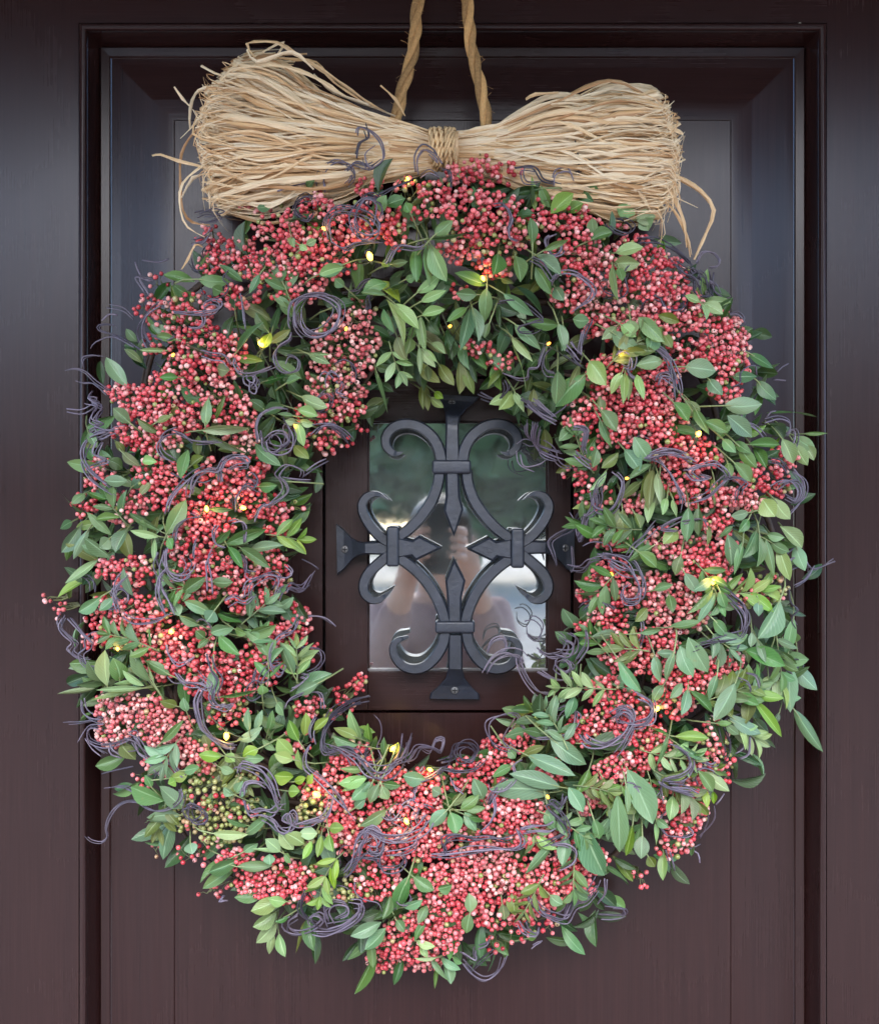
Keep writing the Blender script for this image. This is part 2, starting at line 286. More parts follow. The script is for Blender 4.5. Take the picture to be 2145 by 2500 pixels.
# leaves: base u v, tip u v, width, colour (g mid, d dark, l light, b blue-green, o olive, v vivid)
LEAVES = {
'L': """410 620 280 440 100 b;720 330 585 300 60 g;670 395 480 392 35 l;500 470 385 380 50 o;470 340 400 260 60 b;1080 410 1240 215 60 g
1080 430 1240 450 80 o;1300 290 1350 80 80 d;1290 290 1200 160 80 d;1380 260 1420 170 60 d;1250 380 1300 280 70 v;1290 350 1420 265 60 o
1530 410 1660 420 25 l;1530 415 1660 475 60 l;725 560 610 560 55 g;960 500 1030 520 80 o;430 850 320 750 90 g;890 860 890 680 110 l
870 890 1175 870 85 l;890 920 1160 1030 75 o;940 830 1010 665 50 o;590 840 680 800 50 o;610 910 465 820 60 o;690 790 720 740 45 o
1100 720 1060 580 70 d;1270 770 1170 700 70 d;1250 590 1390 540 70 d;1390 600 1480 560 60 g;1330 700 1300 620 60 d;1250 790 1380 740 80 d
1480 680 1635 755 75 l;1460 760 1590 800 75 l;1475 830 1570 855 60 l;1465 840 1500 990 70 l;1450 840 1390 830 55 l;1440 800 1335 790 45 g
1190 970 1330 1110 70 g;1440 980 1530 1060 80 o;270 1130 25 1090 90 g;260 1200 400 1210 75 b;165 900 215 990 60 b;380 1130 290 1070 80 d
370 1020 470 1110 60 o;390 1030 340 960 50 o;500 1080 590 1085 65 l;740 1190 790 1010 70 g;800 1110 880 1050 60 o;720 1090 640 940 130 d
430 1250 520 1150 90 d;850 1050 850 920 60 o;1220 1240 1330 1235 70 g;1440 1210 1230 1200 60 d;910 1350 1060 1290 60 d;925 1380 1065 1375 55 g
1110 1320 1260 1330 50 d;650 1540 775 1320 110 g;610 1550 425 1515 55 l;620 1520 410 1400 50 g;660 1560 690 1630 70 g;580 1560 575 1715 40 l
310 1540 155 1400 65 g;410 1500 325 1640 90 b;70 1455 0 1500 60 b;120 1480 0 1650 85 b;170 1500 60 1690 50 b;310 1680 140 1550 60 b
230 1680 125 1600 50 b;230 1690 25 1840 70 l;300 1560 240 1620 90 b;1010 1600 1275 1500 90 g;960 1590 1050 1500 60 g;1165 1630 1365 1600 75 b
1110 1620 1300 1750 70 g;1030 1610 1125 1750 50 g;930 1830 1060 1840 70 g;440 1920 375 1750 70 b;750 1900 895 1800 90 g;760 1950 940 2032 90 b
250 1920 105 2020 80 b;320 1930 235 2010 70 b;1320 1910 1400 1840 60 g;1340 2000 1440 1930 60 b;850 2000 800 1870 70 d;520 1570 500 1440 60 g
560 1560 600 1420 45 o;560 1210 480 1290 60 o;150 1280 60 1340 60 g;190 1760 130 1850 60 d;700 1960 730 2040 80 b""",
'R': """1110 30 1230 50 60 d;1110 130 1245 200 70 g;1025 250 1150 240 80 b;780 200 945 220 115 b;670 170 535 190 80 b;290 170 375 295 110 l
460 225 400 335 50 l;475 225 465 385 50 l;500 230 495 365 45 l;535 235 570 355 55 l;240 190 190 300 45 o;270 240 110 400 110 g
500 -40 500 50 80 l;580 0 660 75 80 l;620 30 600 120 100 g;480 60 540 100 70 d;900 260 970 340 70 b;720 380 800 480 70 g
780 370 840 470 65 o;830 410 910 540 70 g;985 400 1185 400 90 b;1000 450 1130 560 100 b;880 480 1000 540 60 g;1130 300 1250 390 80 d
1140 230 1260 240 70 d;1150 270 1245 370 70 g;1200 430 1470 430 35 g;1390 545 1515 540 25 g;1350 560 1450 625 70 g;1350 600 1410 710 70 l
1390 600 1445 680 60 l;1280 570 1335 700 80 l;1220 490 1290 570 80 d;1100 600 1270 600 50 g;1040 580 1110 640 50 g;975 570 1040 640 55 b
1130 610 1200 720 60 g;1060 610 1150 725 65 g;520 560 605 690 95 b;470 625 550 740 80 b;440 640 350 720 50 o;610 700 490 780 50 g
340 350 350 440 45 o;345 470 410 610 60 g;350 420 430 530 80 g;330 620 310 720 60 g;220 500 135 580 70 g;380 730 290 840 35 l
620 720 590 930 60 o;640 740 660 900 55 l;610 850 590 1000 55 l;650 770 620 920 50 o;690 870 670 950 45 l;720 880 745 970 45 l
560 790 460 880 60 o;600 740 560 900 50 o;440 920 400 1030 50 o;460 930 470 1080 60 o;420 950 430 1080 50 o;520 950 555 1030 50 o
330 1040 275 1080 60 g;1030 690 1120 790 70 g;1000 690 1020 760 50 g;800 920 790 1100 75 b;850 920 850 1070 60 g;740 1030 670 1110 80 l
890 1000 900 1120 40 o;1110 950 1020 970 60 b;1180 880 1240 970 100 l;1240 880 1320 990 75 l;1110 980 1060 1050 60 g;1030 1020 960 1080 40 g
1150 1040 1090 1180 90 g;1165 1070 1160 1230 70 g;1200 1090 1250 1280 70 g;1260 1120 1320 1300 75 l;1220 1100 1320 1160 50 g;1270 1020 1385 1130 80 l
1350 1120 1400 1250 80 b;1200 1060 1290 1080 50 b;1000 1060 1020 1220 80 b;1080 1100 1045 1270 60 g;760 1170 730 1270 60 o;620 1120 500 1200 60 g
540 1150 640 1230 80 g;780 1260 840 1360 70 b;920 1290 830 1350 60 b;930 1340 800 1470 50 g;940 1370 850 1510 50 b;960 1350 990 1440 55 g
620 1350 720 1320 45 g;700 1370 720 1460 60 g;590 1440 530 1510 65 o;220 1550 155 1460 90 b;240 1500 300 1430 90 d;200 1620 120 1565 75 b
450 1570 310 1590 60 b;550 1570 660 1550 45 g;930 1500 1010 1580 80 g;1160 1410 1170 1480 80 b;1270 1400 1160 1600 110 b;1240 1600 1260 1480 90 d
1340 1490 1300 1680 65 b;930 770 945 900 60 o;700 1540 860 1520 40 g;1060 60 1130 0 60 d""",
'I': """20 170 185 420 90 b;290 150 345 345 110 b;430 120 370 335 75 b;430 130 300 130 70 b;470 80 560 310 120 b;530 20 670 280 150 b
690 40 760 110 80 d;940 110 1230 230 120 g;1030 30 1090 200 60 b;1090 90 1240 180 50 b;1220 200 1405 180 100 b;1310 60 1280 -20 80 g
990 -20 980 90 60 b;1300 230 1470 400 130 b;1270 230 1270 570 130 b;1180 310 1250 540 60 l;1040 290 1010 400 70 b;1110 295 1090 420 80 l
1170 320 1180 480 75 l;980 420 1220 470 80 v;970 440 950 650 110 o;990 450 1220 745 80 v;870 350 715 625 130 b;740 290 690 480 90 b
540 400 715 560 85 g;530 390 490 580 95 b;490 350 405 460 80 g;355 360 275 480 75 g;730 640 845 645 45 g;820 580 1060 735 90 b
800 640 900 730 60 g;1000 600 1110 710 80 d;1295 540 1520 865 100 g;1190 560 1140 640 60 d;430 735 685 745 85 v;395 720 300 1015 75 g
280 680 390 720 25 g;550 860 660 850 15 g;440 780 640 910 50 b;20 840 175 790 70 d;90 970 270 1365 190 b;20 1150 40 1590 150 b
130 1370 80 1600 60 v;80 1080 100 1300 50 b;110 1250 160 1350 100 d;200 1450 190 1620 120 b;300 1350 320 1530 65 l;300 1330 385 1395 70 b
420 1160 400 1340 110 l;240 1600 290 1680 90 o;350 1570 345 1775 75 v;600 980 710 1135 95 g;650 990 825 1135 100 l;660 1120 670 1245 60 v
710 1130 715 1225 45 v;720 990 820 1010 50 g;530 1020 600 1000 50 g;560 1000 600 1090 90 d;740 960 800 940 40 o;830 790 890 880 60 d""",
'D': """160 220 100 70 60 l;150 205 40 155 50 l;150 235 25 195 55 g;275 300 270 200 40 g;320 280 340 220 40 v;180 350 60 350 35 l
190 390 50 420 60 l;200 410 110 500 60 b;215 415 170 510 55 b;180 380 70 460 45 l;250 420 200 515 55 g;260 420 350 435 50 g
260 430 290 500 60 g;130 540 180 500 50 b;285 550 160 630 75 b;470 400 360 380 75 b;545 470 500 440 60 b;575 550 490 640 80 b
590 560 620 665 80 g;640 545 730 480 60 g;660 550 760 540 40 g;600 530 670 465 50 o;660 560 720 650 60 b;680 580 760 600 50 g
890 335 800 385 50 g;970 75 840 55 50 g;1050 60 910 45 40 g;950 140 810 110 45 b;960 170 860 200 70 b;1090 0 1050 170 45 l
1190 0 1150 110 60 b;1140 -10 1120 30 40 b;1210 130 1100 180 40 g;1070 200 1250 335 95 b;960 285 1190 380 80 b;1125 440 880 370 80 b
1080 465 800 440 100 b;750 500 705 400 80 b;1160 440 1230 560 80 b;1260 350 1200 470 60 g;1250 230 1510 210 95 d;870 260 905 300 60 g
1045 240 930 290 45 o;1220 600 1330 880 120 b;1150 670 1130 820 75 b;1060 540 1080 650 60 b;1080 720 960 860 60 g;1200 630 1190 820 60 d
1280 590 1310 690 60 g;390 870 320 1050 75 g;410 870 510 940 70 g;360 1020 455 990 60 b;300 960 265 1075 45 g;600 910 530 930 60 g
600 970 480 1060 100 d;680 950 690 1045 70 g;685 1050 665 1145 65 g;480 1010 435 1095 50 g;470 1080 420 1180 45 g;330 1080 370 1140 50 g
840 1000 850 1080 60 o;890 930 900 1060 60 o;260 1090 110 1160 75 b;280 1120 180 1225 70 b;170 1100 50 1120 60 d;220 1170 105 1275 60 g
150 1180 70 1280 40 d;240 1220 130 1440 45 g;260 1040 160 1080 60 d;420 1180 510 1220 35 l;450 1200 480 1260 40 l;530 1260 420 1270 25 l
540 1260 630 1330 35 b;560 1270 595 1390 50 b;530 1280 515 1410 22 g;600 1260 645 1290 40 g;1125 1110 1235 1255 55 g;1070 960 1130 1010 60 b
960 1170 1010 1150 40 g;150 820 190 880 60 d""",
'C': """360 390 345 195 85 l;340 370 245 260 75 g;300 400 225 350 60 g;290 405 75 440 40 l;430 370 400 250 90 g;520 370 395 385 40 l
560 390 440 310 50 l;590 370 480 200 80 b;600 370 520 210 60 g;560 400 300 410 35 l;480 420 270 470 45 l;610 370 560 250 40 l
700 330 560 250 60 g;700 270 600 210 60 d;830 330 900 340 50 d;930 300 930 450 80 b;790 530 770 455 60 b;740 500 650 480 70 o
860 60 750 10 60 g;920 100 1050 70 80 b;940 -20 900 40 90 b;1050 80 1110 110 50 g;960 110 1070 220 70 g;1130 110 1275 60 90 g
1120 125 1255 140 50 b;890 130 840 90 60 g;910 130 850 180 40 g;1370 330 1290 160 80 b;1370 240 1500 200 50 l;1400 300 1460 240 60 b
1400 400 1570 320 90 b;1510 370 1380 430 70 b;970 450 1180 410 30 g;1190 480 1290 480 60 d;1200 440 1200 390 60 g;1130 640 1120 510 50 b
1160 640 1200 520 45 b;1230 640 1260 540 40 g;1250 650 1320 540 60 d;1280 480 1320 550 70 b;1060 690 1190 640 45 b;1200 680 1270 740 50 g
1180 730 1090 770 70 v;1100 780 1210 780 60 g;980 770 855 760 65 v;1000 760 1050 800 60 v;970 830 1040 860 50 g;700 890 800 870 60 v
770 850 850 830 60 g;730 900 690 920 60 v;650 700 770 580 50 g;910 730 880 660 60 o;1370 760 1285 670 85 v;1370 790 1265 760 75 v
1370 880 1265 870 80 v;1400 690 1345 575 65 v;1430 660 1440 535 60 v;1480 630 1560 560 50 v;1420 850 1390 740 50 v;1370 910 1430 890 50 v
1340 960 1400 960 70 v;1440 920 1470 870 50 v;1050 980 990 940 50 b;1055 970 1095 905 45 b;1070 970 1110 960 50 b;670 1010 490 930 90 g
780 1050 640 930 90 b;760 1090 570 1100 55 b;730 1120 570 1130 45 b;690 1130 490 1220 65 b;710 1130 650 1340 85 b;810 1240 820 1300 80 b
680 1170 620 1230 45 o;930 1190 1120 1200 60 l;1100 1200 1230 1090 65 g;1130 1150 1000 1110 40 g;1080 1330 910 1400 80 g;1050 1380 870 1490 70 g
1060 1370 1250 1370 60 g;1240 1300 1240 1360 70 b;1320 1300 1360 1350 60 g;1300 1290 1140 1280 35 l;1300 1290 1220 1220 70 l;1370 1280 1290 1180 80 l
1430 1250 1330 1190 80 l;1500 1190 1400 1190 70 l;1470 1230 1420 1330 50 v;1520 1200 1500 1320 50 v;1560 1190 1580 1290 60 v;1560 1160 1640 1160 60 v
1480 1400 1620 1340 80 d;1440 1470 1590 1540 80 d;1300 1540 1140 1610 90 l;1280 1610 1150 1700 80 l;1280 1670 1170 1790 85 l;1260 1730 1240 1850 50 l
1290 1730 1320 1860 60 l;1330 1560 1230 1540 60 l;1350 1630 1270 1670 25 g;430 700 510 780 80 o;1100 1290 1180 1240 60 b;980 1310 1060 1330 80 d
1640 1500 1560 1460 100 d;1690 1480 1600 1600 80 d;600 940 560 880 60 g""",
'E': """640 280 630 540 90 g;720 260 735 560 75 g;740 280 850 555 130 l;640 640 820 510 75 l;670 700 850 620 80 l;680 800 850 755 70 l
670 800 705 1060 90 l;480 710 660 890 110 l;430 680 560 1005 85 l;400 750 470 920 60 g;560 540 630 520 60 g;710 245 1000 205 40 g
770 220 900 110 110 g;440 570 540 470 80 d;440 600 550 560 80 d;430 560 250 620 100 g;420 650 240 630 60 g;450 430 575 410 60 g
390 420 450 440 60 g;310 660 150 650 90 d;40 740 190 700 90 d;110 430 -60 520 120 b;120 590 50 530 70 g;1230 350 1200 505 110 g
1355 365 1395 555 105 g;1150 580 920 490 110 g;1080 650 930 640 100 g;1150 600 1150 850 130 g;1040 730 1100 975 100 b;1030 740 960 1050 100 b
1010 740 865 840 70 g;1170 850 1130 960 60 g;1500 360 1690 510 90 b;1500 450 1620 650 110 g;1640 590 1700 690 90 b;1480 290 1470 90 80 g
1560 330 1740 250 60 g;1270 640 1490 800 100 b;1350 860 1540 1030 110 b;1330 950 1480 1120 80 l;1480 1080 1540 1120 60 d;1340 1000 1460 1310 45 l
1240 720 1250 900 50 d;1100 950 1120 1070 80 d;720 830 800 940 60 d;500 950 560 1120 110 o;600 960 570 1080 80 o;660 1020 670 1230 50 l
660 1030 770 1170 70 l;700 1040 795 1130 60 l;740 1000 850 1075 55 l;860 990 900 1120 80 d;720 1160 730 1270 60 o;800 1150 900 1300 90 o
700 1290 720 1480 70 o;680 1300 690 1480 60 o;770 1350 830 1400 60 v;740 1390 830 1470 60 v;950 1130 960 1370 100 o;990 1180 1060 1360 90 o
1030 1150 1080 1290 60 d;340 1170 440 1480 50 g;350 1170 435 1200 60 d;380 1290 470 1350 70 d;1335 1345 1165 1440 70 l;1330 1350 1240 1482 90 l
1350 1350 1420 1480 75 l;1580 1100 1570 1270 60 d;1600 1200 1620 1300 60 d;1700 860 1700 1050 80 b;1660 1200 1640 1450 100 g;1250 530 1340 560 60 o""",
'J': """390 20 200 50 50 d;250 150 170 80 80 d;430 160 555 50 90 v;520 150 605 100 80 v;240 170 340 160 70 d;560 40 660 90 60 g
590 30 700 50 60 g;665 270 660 180 60 g;650 300 765 255 70 g;790 120 890 160 90 l;890 190 1000 170 100 l;930 180 960 250 90 l
780 370 930 335 80 l;770 430 915 430 90 l;765 440 795 630 50 l;800 450 820 520 60 g;970 310 1140 320 60 b;1250 600 1280 460 50 l
1255 625 1410 635 60 l;1260 640 1365 700 80 l;1240 640 1160 600 50 l;1250 650 1280 730 50 l;550 730 640 740 80 g;470 750 510 900 70 b
790 770 710 840 60 l;810 760 895 825 80 l;900 760 985 870 100 g;905 720 1045 855 90 l;760 800 900 890 90 g;1010 710 1130 750 60 o
1040 800 1090 880 80 o""",
'F': """790 1140 660 1110 55 g;800 1130 930 1140 60 g;860 1110 800 1080 60 d;980 1140 880 1070 40 g;1290 1110 1390 1080 60 l;1050 1110 1010 1190 40 b
950 1250 950 1190 50 d;1040 840 1100 830 50 g;1180 960 1190 1000 30 l;1240 990 1280 970 35 l;1210 990 1240 1010 30 l;1560 830 1640 800 60 g
1660 860 1640 820 50 g;1240 760 1270 730 40 g;1380 740 1210 745 30 d;1540 860 1560 790 60 g;900 1180 860 1160 50 g;770 1200 700 1150 40 g"""}
# curling vine bundles: number of strands, then points
VINES = {
'L': """4 600,110 530,160 495,220 500,300 545,370;2 445,185 380,130 275,110;2 500,400 400,330 330,300 235,270 240,240 330,245 360,270;1 460,390 320,310 210,350 180,390
1 350,180 290,175 245,215;2 290,650 210,590 150,530 95,510 35,520;2 290,660 200,600 140,600 95,590;2 150,510 150,450 220,430 275,440
5 200,680 170,720 230,760 200,800 180,850 230,870 180,900 250,930 300,900 350,890;3 45,770 130,780 200,740 220,700 170,690
5 330,890 230,920 170,980 150,1070 180,1160 250,1230 330,1280;4 250,960 220,1040 290,1080 240,1100 170,1130
3 700,150 800,170 900,170 970,150 980,110 920,95 880,130 900,160;2 880,180 885,240 850,270 800,260;2 1115,60 1130,180 1140,260
3 870,410 940,430 1020,440 1060,490;3 1080,430 1075,480 1120,540 1200,540 1290,500 1330,480
2 1440,270 1420,330 1350,370 1325,430 1350,500 1400,530 1460,510 1460,450 1400,430 1380,480;5 1150,560 1150,610 1190,630 1200,590 1170,550
6 1480,290 1440,220 1440,120 1500,70 1600,60 1690,110 1700,190 1650,270 1560,290 1490,250 1475,160 1530,90;4 1570,890 1640,840 1720,870 1778,940
3 1230,960 1220,860 1250,790 1330,750 1400,760;5 1240,900 1260,980 1330,1010 1400,980 1420,900 1400,830 1440,790
4 1250,950 1300,900 1360,900 1390,960 1340,1000 1280,980;3 700,900 620,930 590,990 620,1050 700,1090;3 690,900 760,930 810,965 980,965
3 640,1400 660,1310 720,1220 800,1150 900,1100;4 800,1330 810,1230 850,1160 920,1130 980,1130 1010,1070 1070,1045 1140,1060 1160,1100 1100,1110 1030,1150
3 980,1200 985,1120 1010,1080;3 1080,1400 1080,1310 1130,1230 1180,1250 1200,1200 1160,1160 1130,1190
3 1250,1360 1330,1320 1390,1270 1370,1210 1340,1180 1400,1120 1490,1150 1480,1190;1 1490,1170 1560,1120 1645,1070;2 1370,1180 1450,1190 1540,1200
3 1200,1450 1230,1370 1290,1330;3 700,1600 720,1500 780,1440 850,1420 800,1390;2 960,1470 940,1520 950,1590 1010,1620
2 1150,1590 1150,1500 1110,1460 1050,1470;6 620,1640 610,1720 640,1790 700,1820 770,1800 800,1740 770,1700;2 920,1900 910,1780 900,1700 930,1640
6 600,1850 610,1900 640,1950 680,2030;4 640,1760 600,1820 600,1900;3 410,1780 350,1850 330,1930 350,2030
4 1140,1920 1160,1850 1220,1810 1300,1790 1340,1820 1300,1900;2 1300,1790 1400,1810 1430,1770 1390,1730
3 1340,1960 1380,1880 1450,1860 1500,1870 1540,1820 1580,1760;1 1580,1750 1540,1715 1490,1690;3 1020,1960 1080,1930 1140,1950 1200,1900
3 1380,1900 1410,1860 1480,1890 1530,1860;2 560,300 640,330 700,300;2 850,1560 830,1620 820,1680""",
'C': """5 130,0 100,60 130,110 180,160 150,200 200,240 250,250;3 150,30 220,120 260,150;3 430,0 490,40 560,45 640,30 700,0
2 680,170 690,220 740,270 830,230;3 900,210 930,290 970,350 940,430 960,470;6 720,320 760,360 830,360 880,380 900,360 850,320
6 870,400 840,470 850,560 880,640 950,700 1010,730 1060,730;3 930,400 920,460 960,500 1020,490 990,520 930,500
3 230,470 240,540 290,580 340,590;2 330,560 230,580 130,590;1 340,590 260,600 190,700;3 480,670 400,700 330,710 260,680 260,620 300,610 360,640
3 250,670 290,720 345,765;4 500,680 540,750 580,780 640,870;2 470,660 540,700 600,820 660,890;3 380,720 390,760 440,780
1 500,840 400,860 320,880;3 760,930 760,1000 700,1050 620,1060 540,1020 500,960 430,940 340,950
3 640,1040 520,1020 440,1030 380,1080 350,1150 355,1200 320,1230 260,1220 225,1190;5 1060,860 1080,810 1150,820 1210,850 1260,920 1280,980 1300,1030 1340,1030
4 1110,960 1120,910 1180,900 1230,930;4 1100,1010 1130,1080 1200,1070 1260,1080 1310,1030
5 1200,1100 1250,1130 1290,1180 1340,1180 1370,1120 1350,1070 1320,1110 1380,1140 1450,1130 1530,1110 1570,1060 1590,980 1560,930
3 1470,700 1430,760 1430,830 1500,880 1560,930 1620,1010 1690,1110;7 1770,470 1680,490 1600,530 1550,590 1530,680 1560,740 1640,720 1700,740 1730,800 1778,860
3 1500,560 1470,640 1480,700;3 1390,0 1360,80 1280,130 1240,200 1240,280 1290,340 1320,300 1270,270;3 1380,170 1500,190 1530,240 1500,300 1420,340
3 1360,400 1400,370 1430,340 1380,330;2 1540,520 1520,430 1430,430 1340,470 1310,520;2 1420,20 1480,10 1540,30 1595,75
4 1390,1640 1330,1680 1340,1720 1400,1730 1480,1700 1530,1650 1490,1620 1450,1660 1480,1690;3 1440,1500 1410,1580 1430,1640 1500,1690
4 1560,1680 1540,1610 1580,1570 1650,1580 1660,1630 1590,1660;4 1470,1720 1560,1730 1640,1700 1720,1640 1740,1580
5 1778,1210 1730,1240 1710,1310 1680,1380 1640,1420;2 1000,1530 980,1555 1010,1550""",
'D': """7 390,200 360,290 300,350 240,370 180,350 130,290 60,260 0,250;3 405,195 360,300 380,330;4 260,380 330,330 400,310 440,260 500,260 540,280 550,220 510,220 480,270 430,240
5 540,320 600,300 620,240 680,230 720,270 690,320 640,320 620,280 660,260;4 540,380 560,350 620,360 700,350 740,310;3 390,390 450,400 500,390 560,350
2 600,400 610,440 650,470;2 920,50 905,110 870,170 860,220 920,270;2 1110,190 1000,190 940,140 910,90 830,100 775,130 770,180 800,240 850,260 900,265 930,290
2 930,300 890,330 900,400 840,460 780,460 770,430;5 1220,180 1260,220 1340,230 1420,190 1460,130 1440,80 1400,70 1390,110 1430,130
5 1380,90 1430,60 1470,110 1440,190 1380,280;4 1560,30 1570,80 1530,140 1460,150 1420,140;2 800,480 810,540 790,600 740,660
6 480,590 450,640 390,680 330,700 270,690 200,650 160,700 150,750;5 250,770 180,760 130,800 100,870;6 150,700 200,640 260,680 250,750 200,740 190,700
3 290,770 360,760 420,730 440,680;4 520,770 600,770 700,750 800,740 900,740 960,710;4 570,760 560,700 620,680 700,690 780,680 860,690 920,670
4 920,640 940,700 900,740;5 930,650 1000,640 1060,640 1100,620;5 1150,480 1120,540 1090,520 1060,530 1120,600 1140,660 1060,700 1000,720
3 1080,720 1140,720 1190,750 1180,800 1110,830;5 980,970 1020,1030 1080,1060 1150,1070 1190,1000 1240,980 1290,920 1310,880;5 1150,1070 1170,1000 1190,940
4 920,1090 940,1130 990,1150 1000,1120;2 1340,880 1340,950 1300,1000;3 1300,1070 1370,1070 1420,1060 1420,1030 1340,1020
2 640,1240 700,1280 700,1230 760,1200 780,1160;3 650,1280 700,1340 760,1365 820,1320 850,1250;2 700,1330 760,1260 800,1220;2 985,1210 1005,1190 1030,1180
3 1620,420 1700,410 1740,350 1740,290 1690,240;3 1778,470 1720,440 1650,430;5 0,1130 80,1110 150,1060 160,1010 110,1000""",
'R': """5 0,380 50,420 100,450;5 10,500 0,560 20,620 60,650 130,670;3 220,520 240,510 280,540 260,600 270,650;4 210,640 260,690 300,720
3 400,730 460,800 450,870 420,930 380,950 310,920 340,800 390,740;6 330,820 340,880 320,930 280,960;6 270,960 260,1040 240,1080 230,1000 210,960
3 280,940 230,960 200,1020 130,1060 90,1100 110,1160 130,1220;2 210,1120 215,1220 200,1250;4 200,1230 260,1230 300,1190 370,1180
5 340,1160 420,1170 500,1200 540,1270 560,1340 540,1410 470,1420 460,1370 500,1320;4 400,1210 460,1250 530,1260;3 480,1180 520,1120 590,1060 640,1010
4 590,660 650,680 700,740 740,810 770,880 760,950;5 590,650 660,620 750,630 800,660 860,690;5 620,660 700,640 780,660;4 790,730 850,710 930,700 980,740 1000,790
3 800,740 840,770 900,760 850,740;3 980,770 1050,770 1090,800 1060,830 1050,890;3 1000,770 960,810 900,860 800,900;3 770,980 700,1010 660,1040 740,1045
2 780,1000 880,990 910,1030;5 1250,820 1290,790 1340,780 1370,830 1340,880 1290,860;4 1340,740 1385,800 1380,880 1330,940;4 1200,680 1260,690 1300,750
6 540,130 580,100 640,110 690,160 710,230 730,300 740,370;4 630,280 650,240 700,240 720,280 700,260 660,250;3 440,130 480,110 510,150 500,210 460,200
2 180,100 210,130 230,160;3 270,20 250,90 240,140;3 1060,460 1080,520 1110,500 1160,530 1200,580;2 1190,480 1260,460 1310,480 1310,530 1290,560
2 1290,550 1340,520 1350,570 1310,660;1 1210,470 1230,440 1250,430;1 1260,230 1290,200 1315,185;1 1240,260 1270,260 1300,265
5 970,1350 1040,1400 1090,1460 1095,1530 1060,1580 980,1600 880,1620 800,1650;4 1010,1380 1070,1440 1080,1500 1060,1570;2 1050,1560 1070,1600 1050,1650
2 1545,1195 1440,1240 1400,1210 1350,1230;3 1440,1240 1400,1300 1340,1330;2 1320,1340 1330,1400 1370,1440 1340,1480 1360,1530""",
'H': """4 990,1720 1040,1640 1120,1600 1190,1610 1220,1650;4 1190,1620 1200,1680 1240,1760 1300,1820 1370,1830;2 1240,1420 1290,1410 1330,1460 1300,1530 1250,1500 1240,1440
3 1020,1600 1040,1540 1100,1520 1110,1580 1060,1610;4 1310,1590 1360,1620 1440,1600 1450,1540 1400,1500;4 1400,1590 1480,1600 1500,1530 1450,1500
3 1570,1480 1570,1560 1530,1620 1500,1660;4 1400,1640 1380,1680 1430,1720 1480,1690 1450,1650 1400,1670;3 1290,1700 1360,1740 1430,1750 1520,1730
5 1240,190 1310,250 1400,300;4 1240,310 1240,380 1290,440 1370,470 1440,490;3 1300,310 1270,370 1290,430 1340,460;3 1500,330 1560,350 1550,420 1540,470
1 1200,470 1220,550 1300,540 1350,510;1 1180,470 1200,540 1290,580;1 0,590 60,540 115,510;3 40,310 110,300 180,340 250,410""",
'I': """2 940,740 930,830 880,870;2 985,740 970,850 900,880;2 620,1480 680,1400 710,1330 700,1250;1 740,1220 770,1190 800,1150;1 520,1550 570,1540 615,1515
1 540,1570 590,1590 600,1650;2 380,1550 400,1620 420,1690;2 880,320 960,350 980,400;2 960,280 1030,300 1050,380;3 410,800 480,830 530,900 530,960 460,1020 340,1060
4 330,1060 400,1100 500,1120 580,1140;3 630,910 700,940 740,930;5 170,440 250,480 280,540 250,620 150,650""",
'J': """5 910,300 980,290 1050,310 1120,350 1170,400 1200,440;5 1100,430 1150,480 1200,500 1230,560;4 1190,440 1230,500 1300,540 1330,600
2 1220,440 1250,370 1310,370 1345,410 1330,440 1280,450;3 1170,510 1240,490 1270,520 1280,590;4 1290,480 1300,560 1340,600 1400,640;2 1400,710 1450,695 1490,730 1490,750
3 330,400 390,430 430,480 460,520 470,490 520,480;3 450,540 470,500 530,480 610,500 670,560 650,620 540,690;3 730,210 790,250 850,260 880,220 830,180 780,180
2 140,640 220,630 290,650 370,720 380,740 340,740 250,770 250,800 320,800 370,770;3 640,740 610,800 600,860;3 510,900 550,940 590,980;2 540,860 570,900 600,930
5 290,1180 350,1220 430,1270""",
'F': """2 1440,570 1450,520 1500,530 1540,570 1550,640 1500,680 1480,620 1520,580;4 1300,760 1300,700 1340,660 1400,670 1430,720 1400,760
4 1400,700 1440,660 1500,670 1540,640;3 1440,640 1450,580 1480,560 1470,510;3 1690,700 1690,640 1720,600 1760,620 1778,650 1740,610
5 1340,980 1330,900 1370,850 1440,850 1500,880 1520,930 1470,960 1400,910;3 1440,950 1430,870 1480,800 1540,830 1530,920;3 1350,990 1400,1010 1460,980 1560,970
4 1560,1060 1600,1000 1680,1010 1720,990;4 800,870 850,860 900,880 850,900 800,900;3 860,930 830,970 780,980 840,960;2 1700,720 1740,700 1778,720
2 1540,800 1600,760 1660,730;1 1120,770 1200,750 1300,740;2 575,1050 640,1060 680,1050;1 570,1120 550,1090 540,1060;3 600,1190 560,1130 620,1140""",
'G': """2 390,690 340,690 350,740 410,740;3 300,690 380,690 420,740 490,750;2 460,740 470,690 520,680 540,720;1 550,700 551,630 548,560;2 560,700 600,690 620,700
1 570,620 600,650 620,680;2 40,760 30,690 0,680"""}
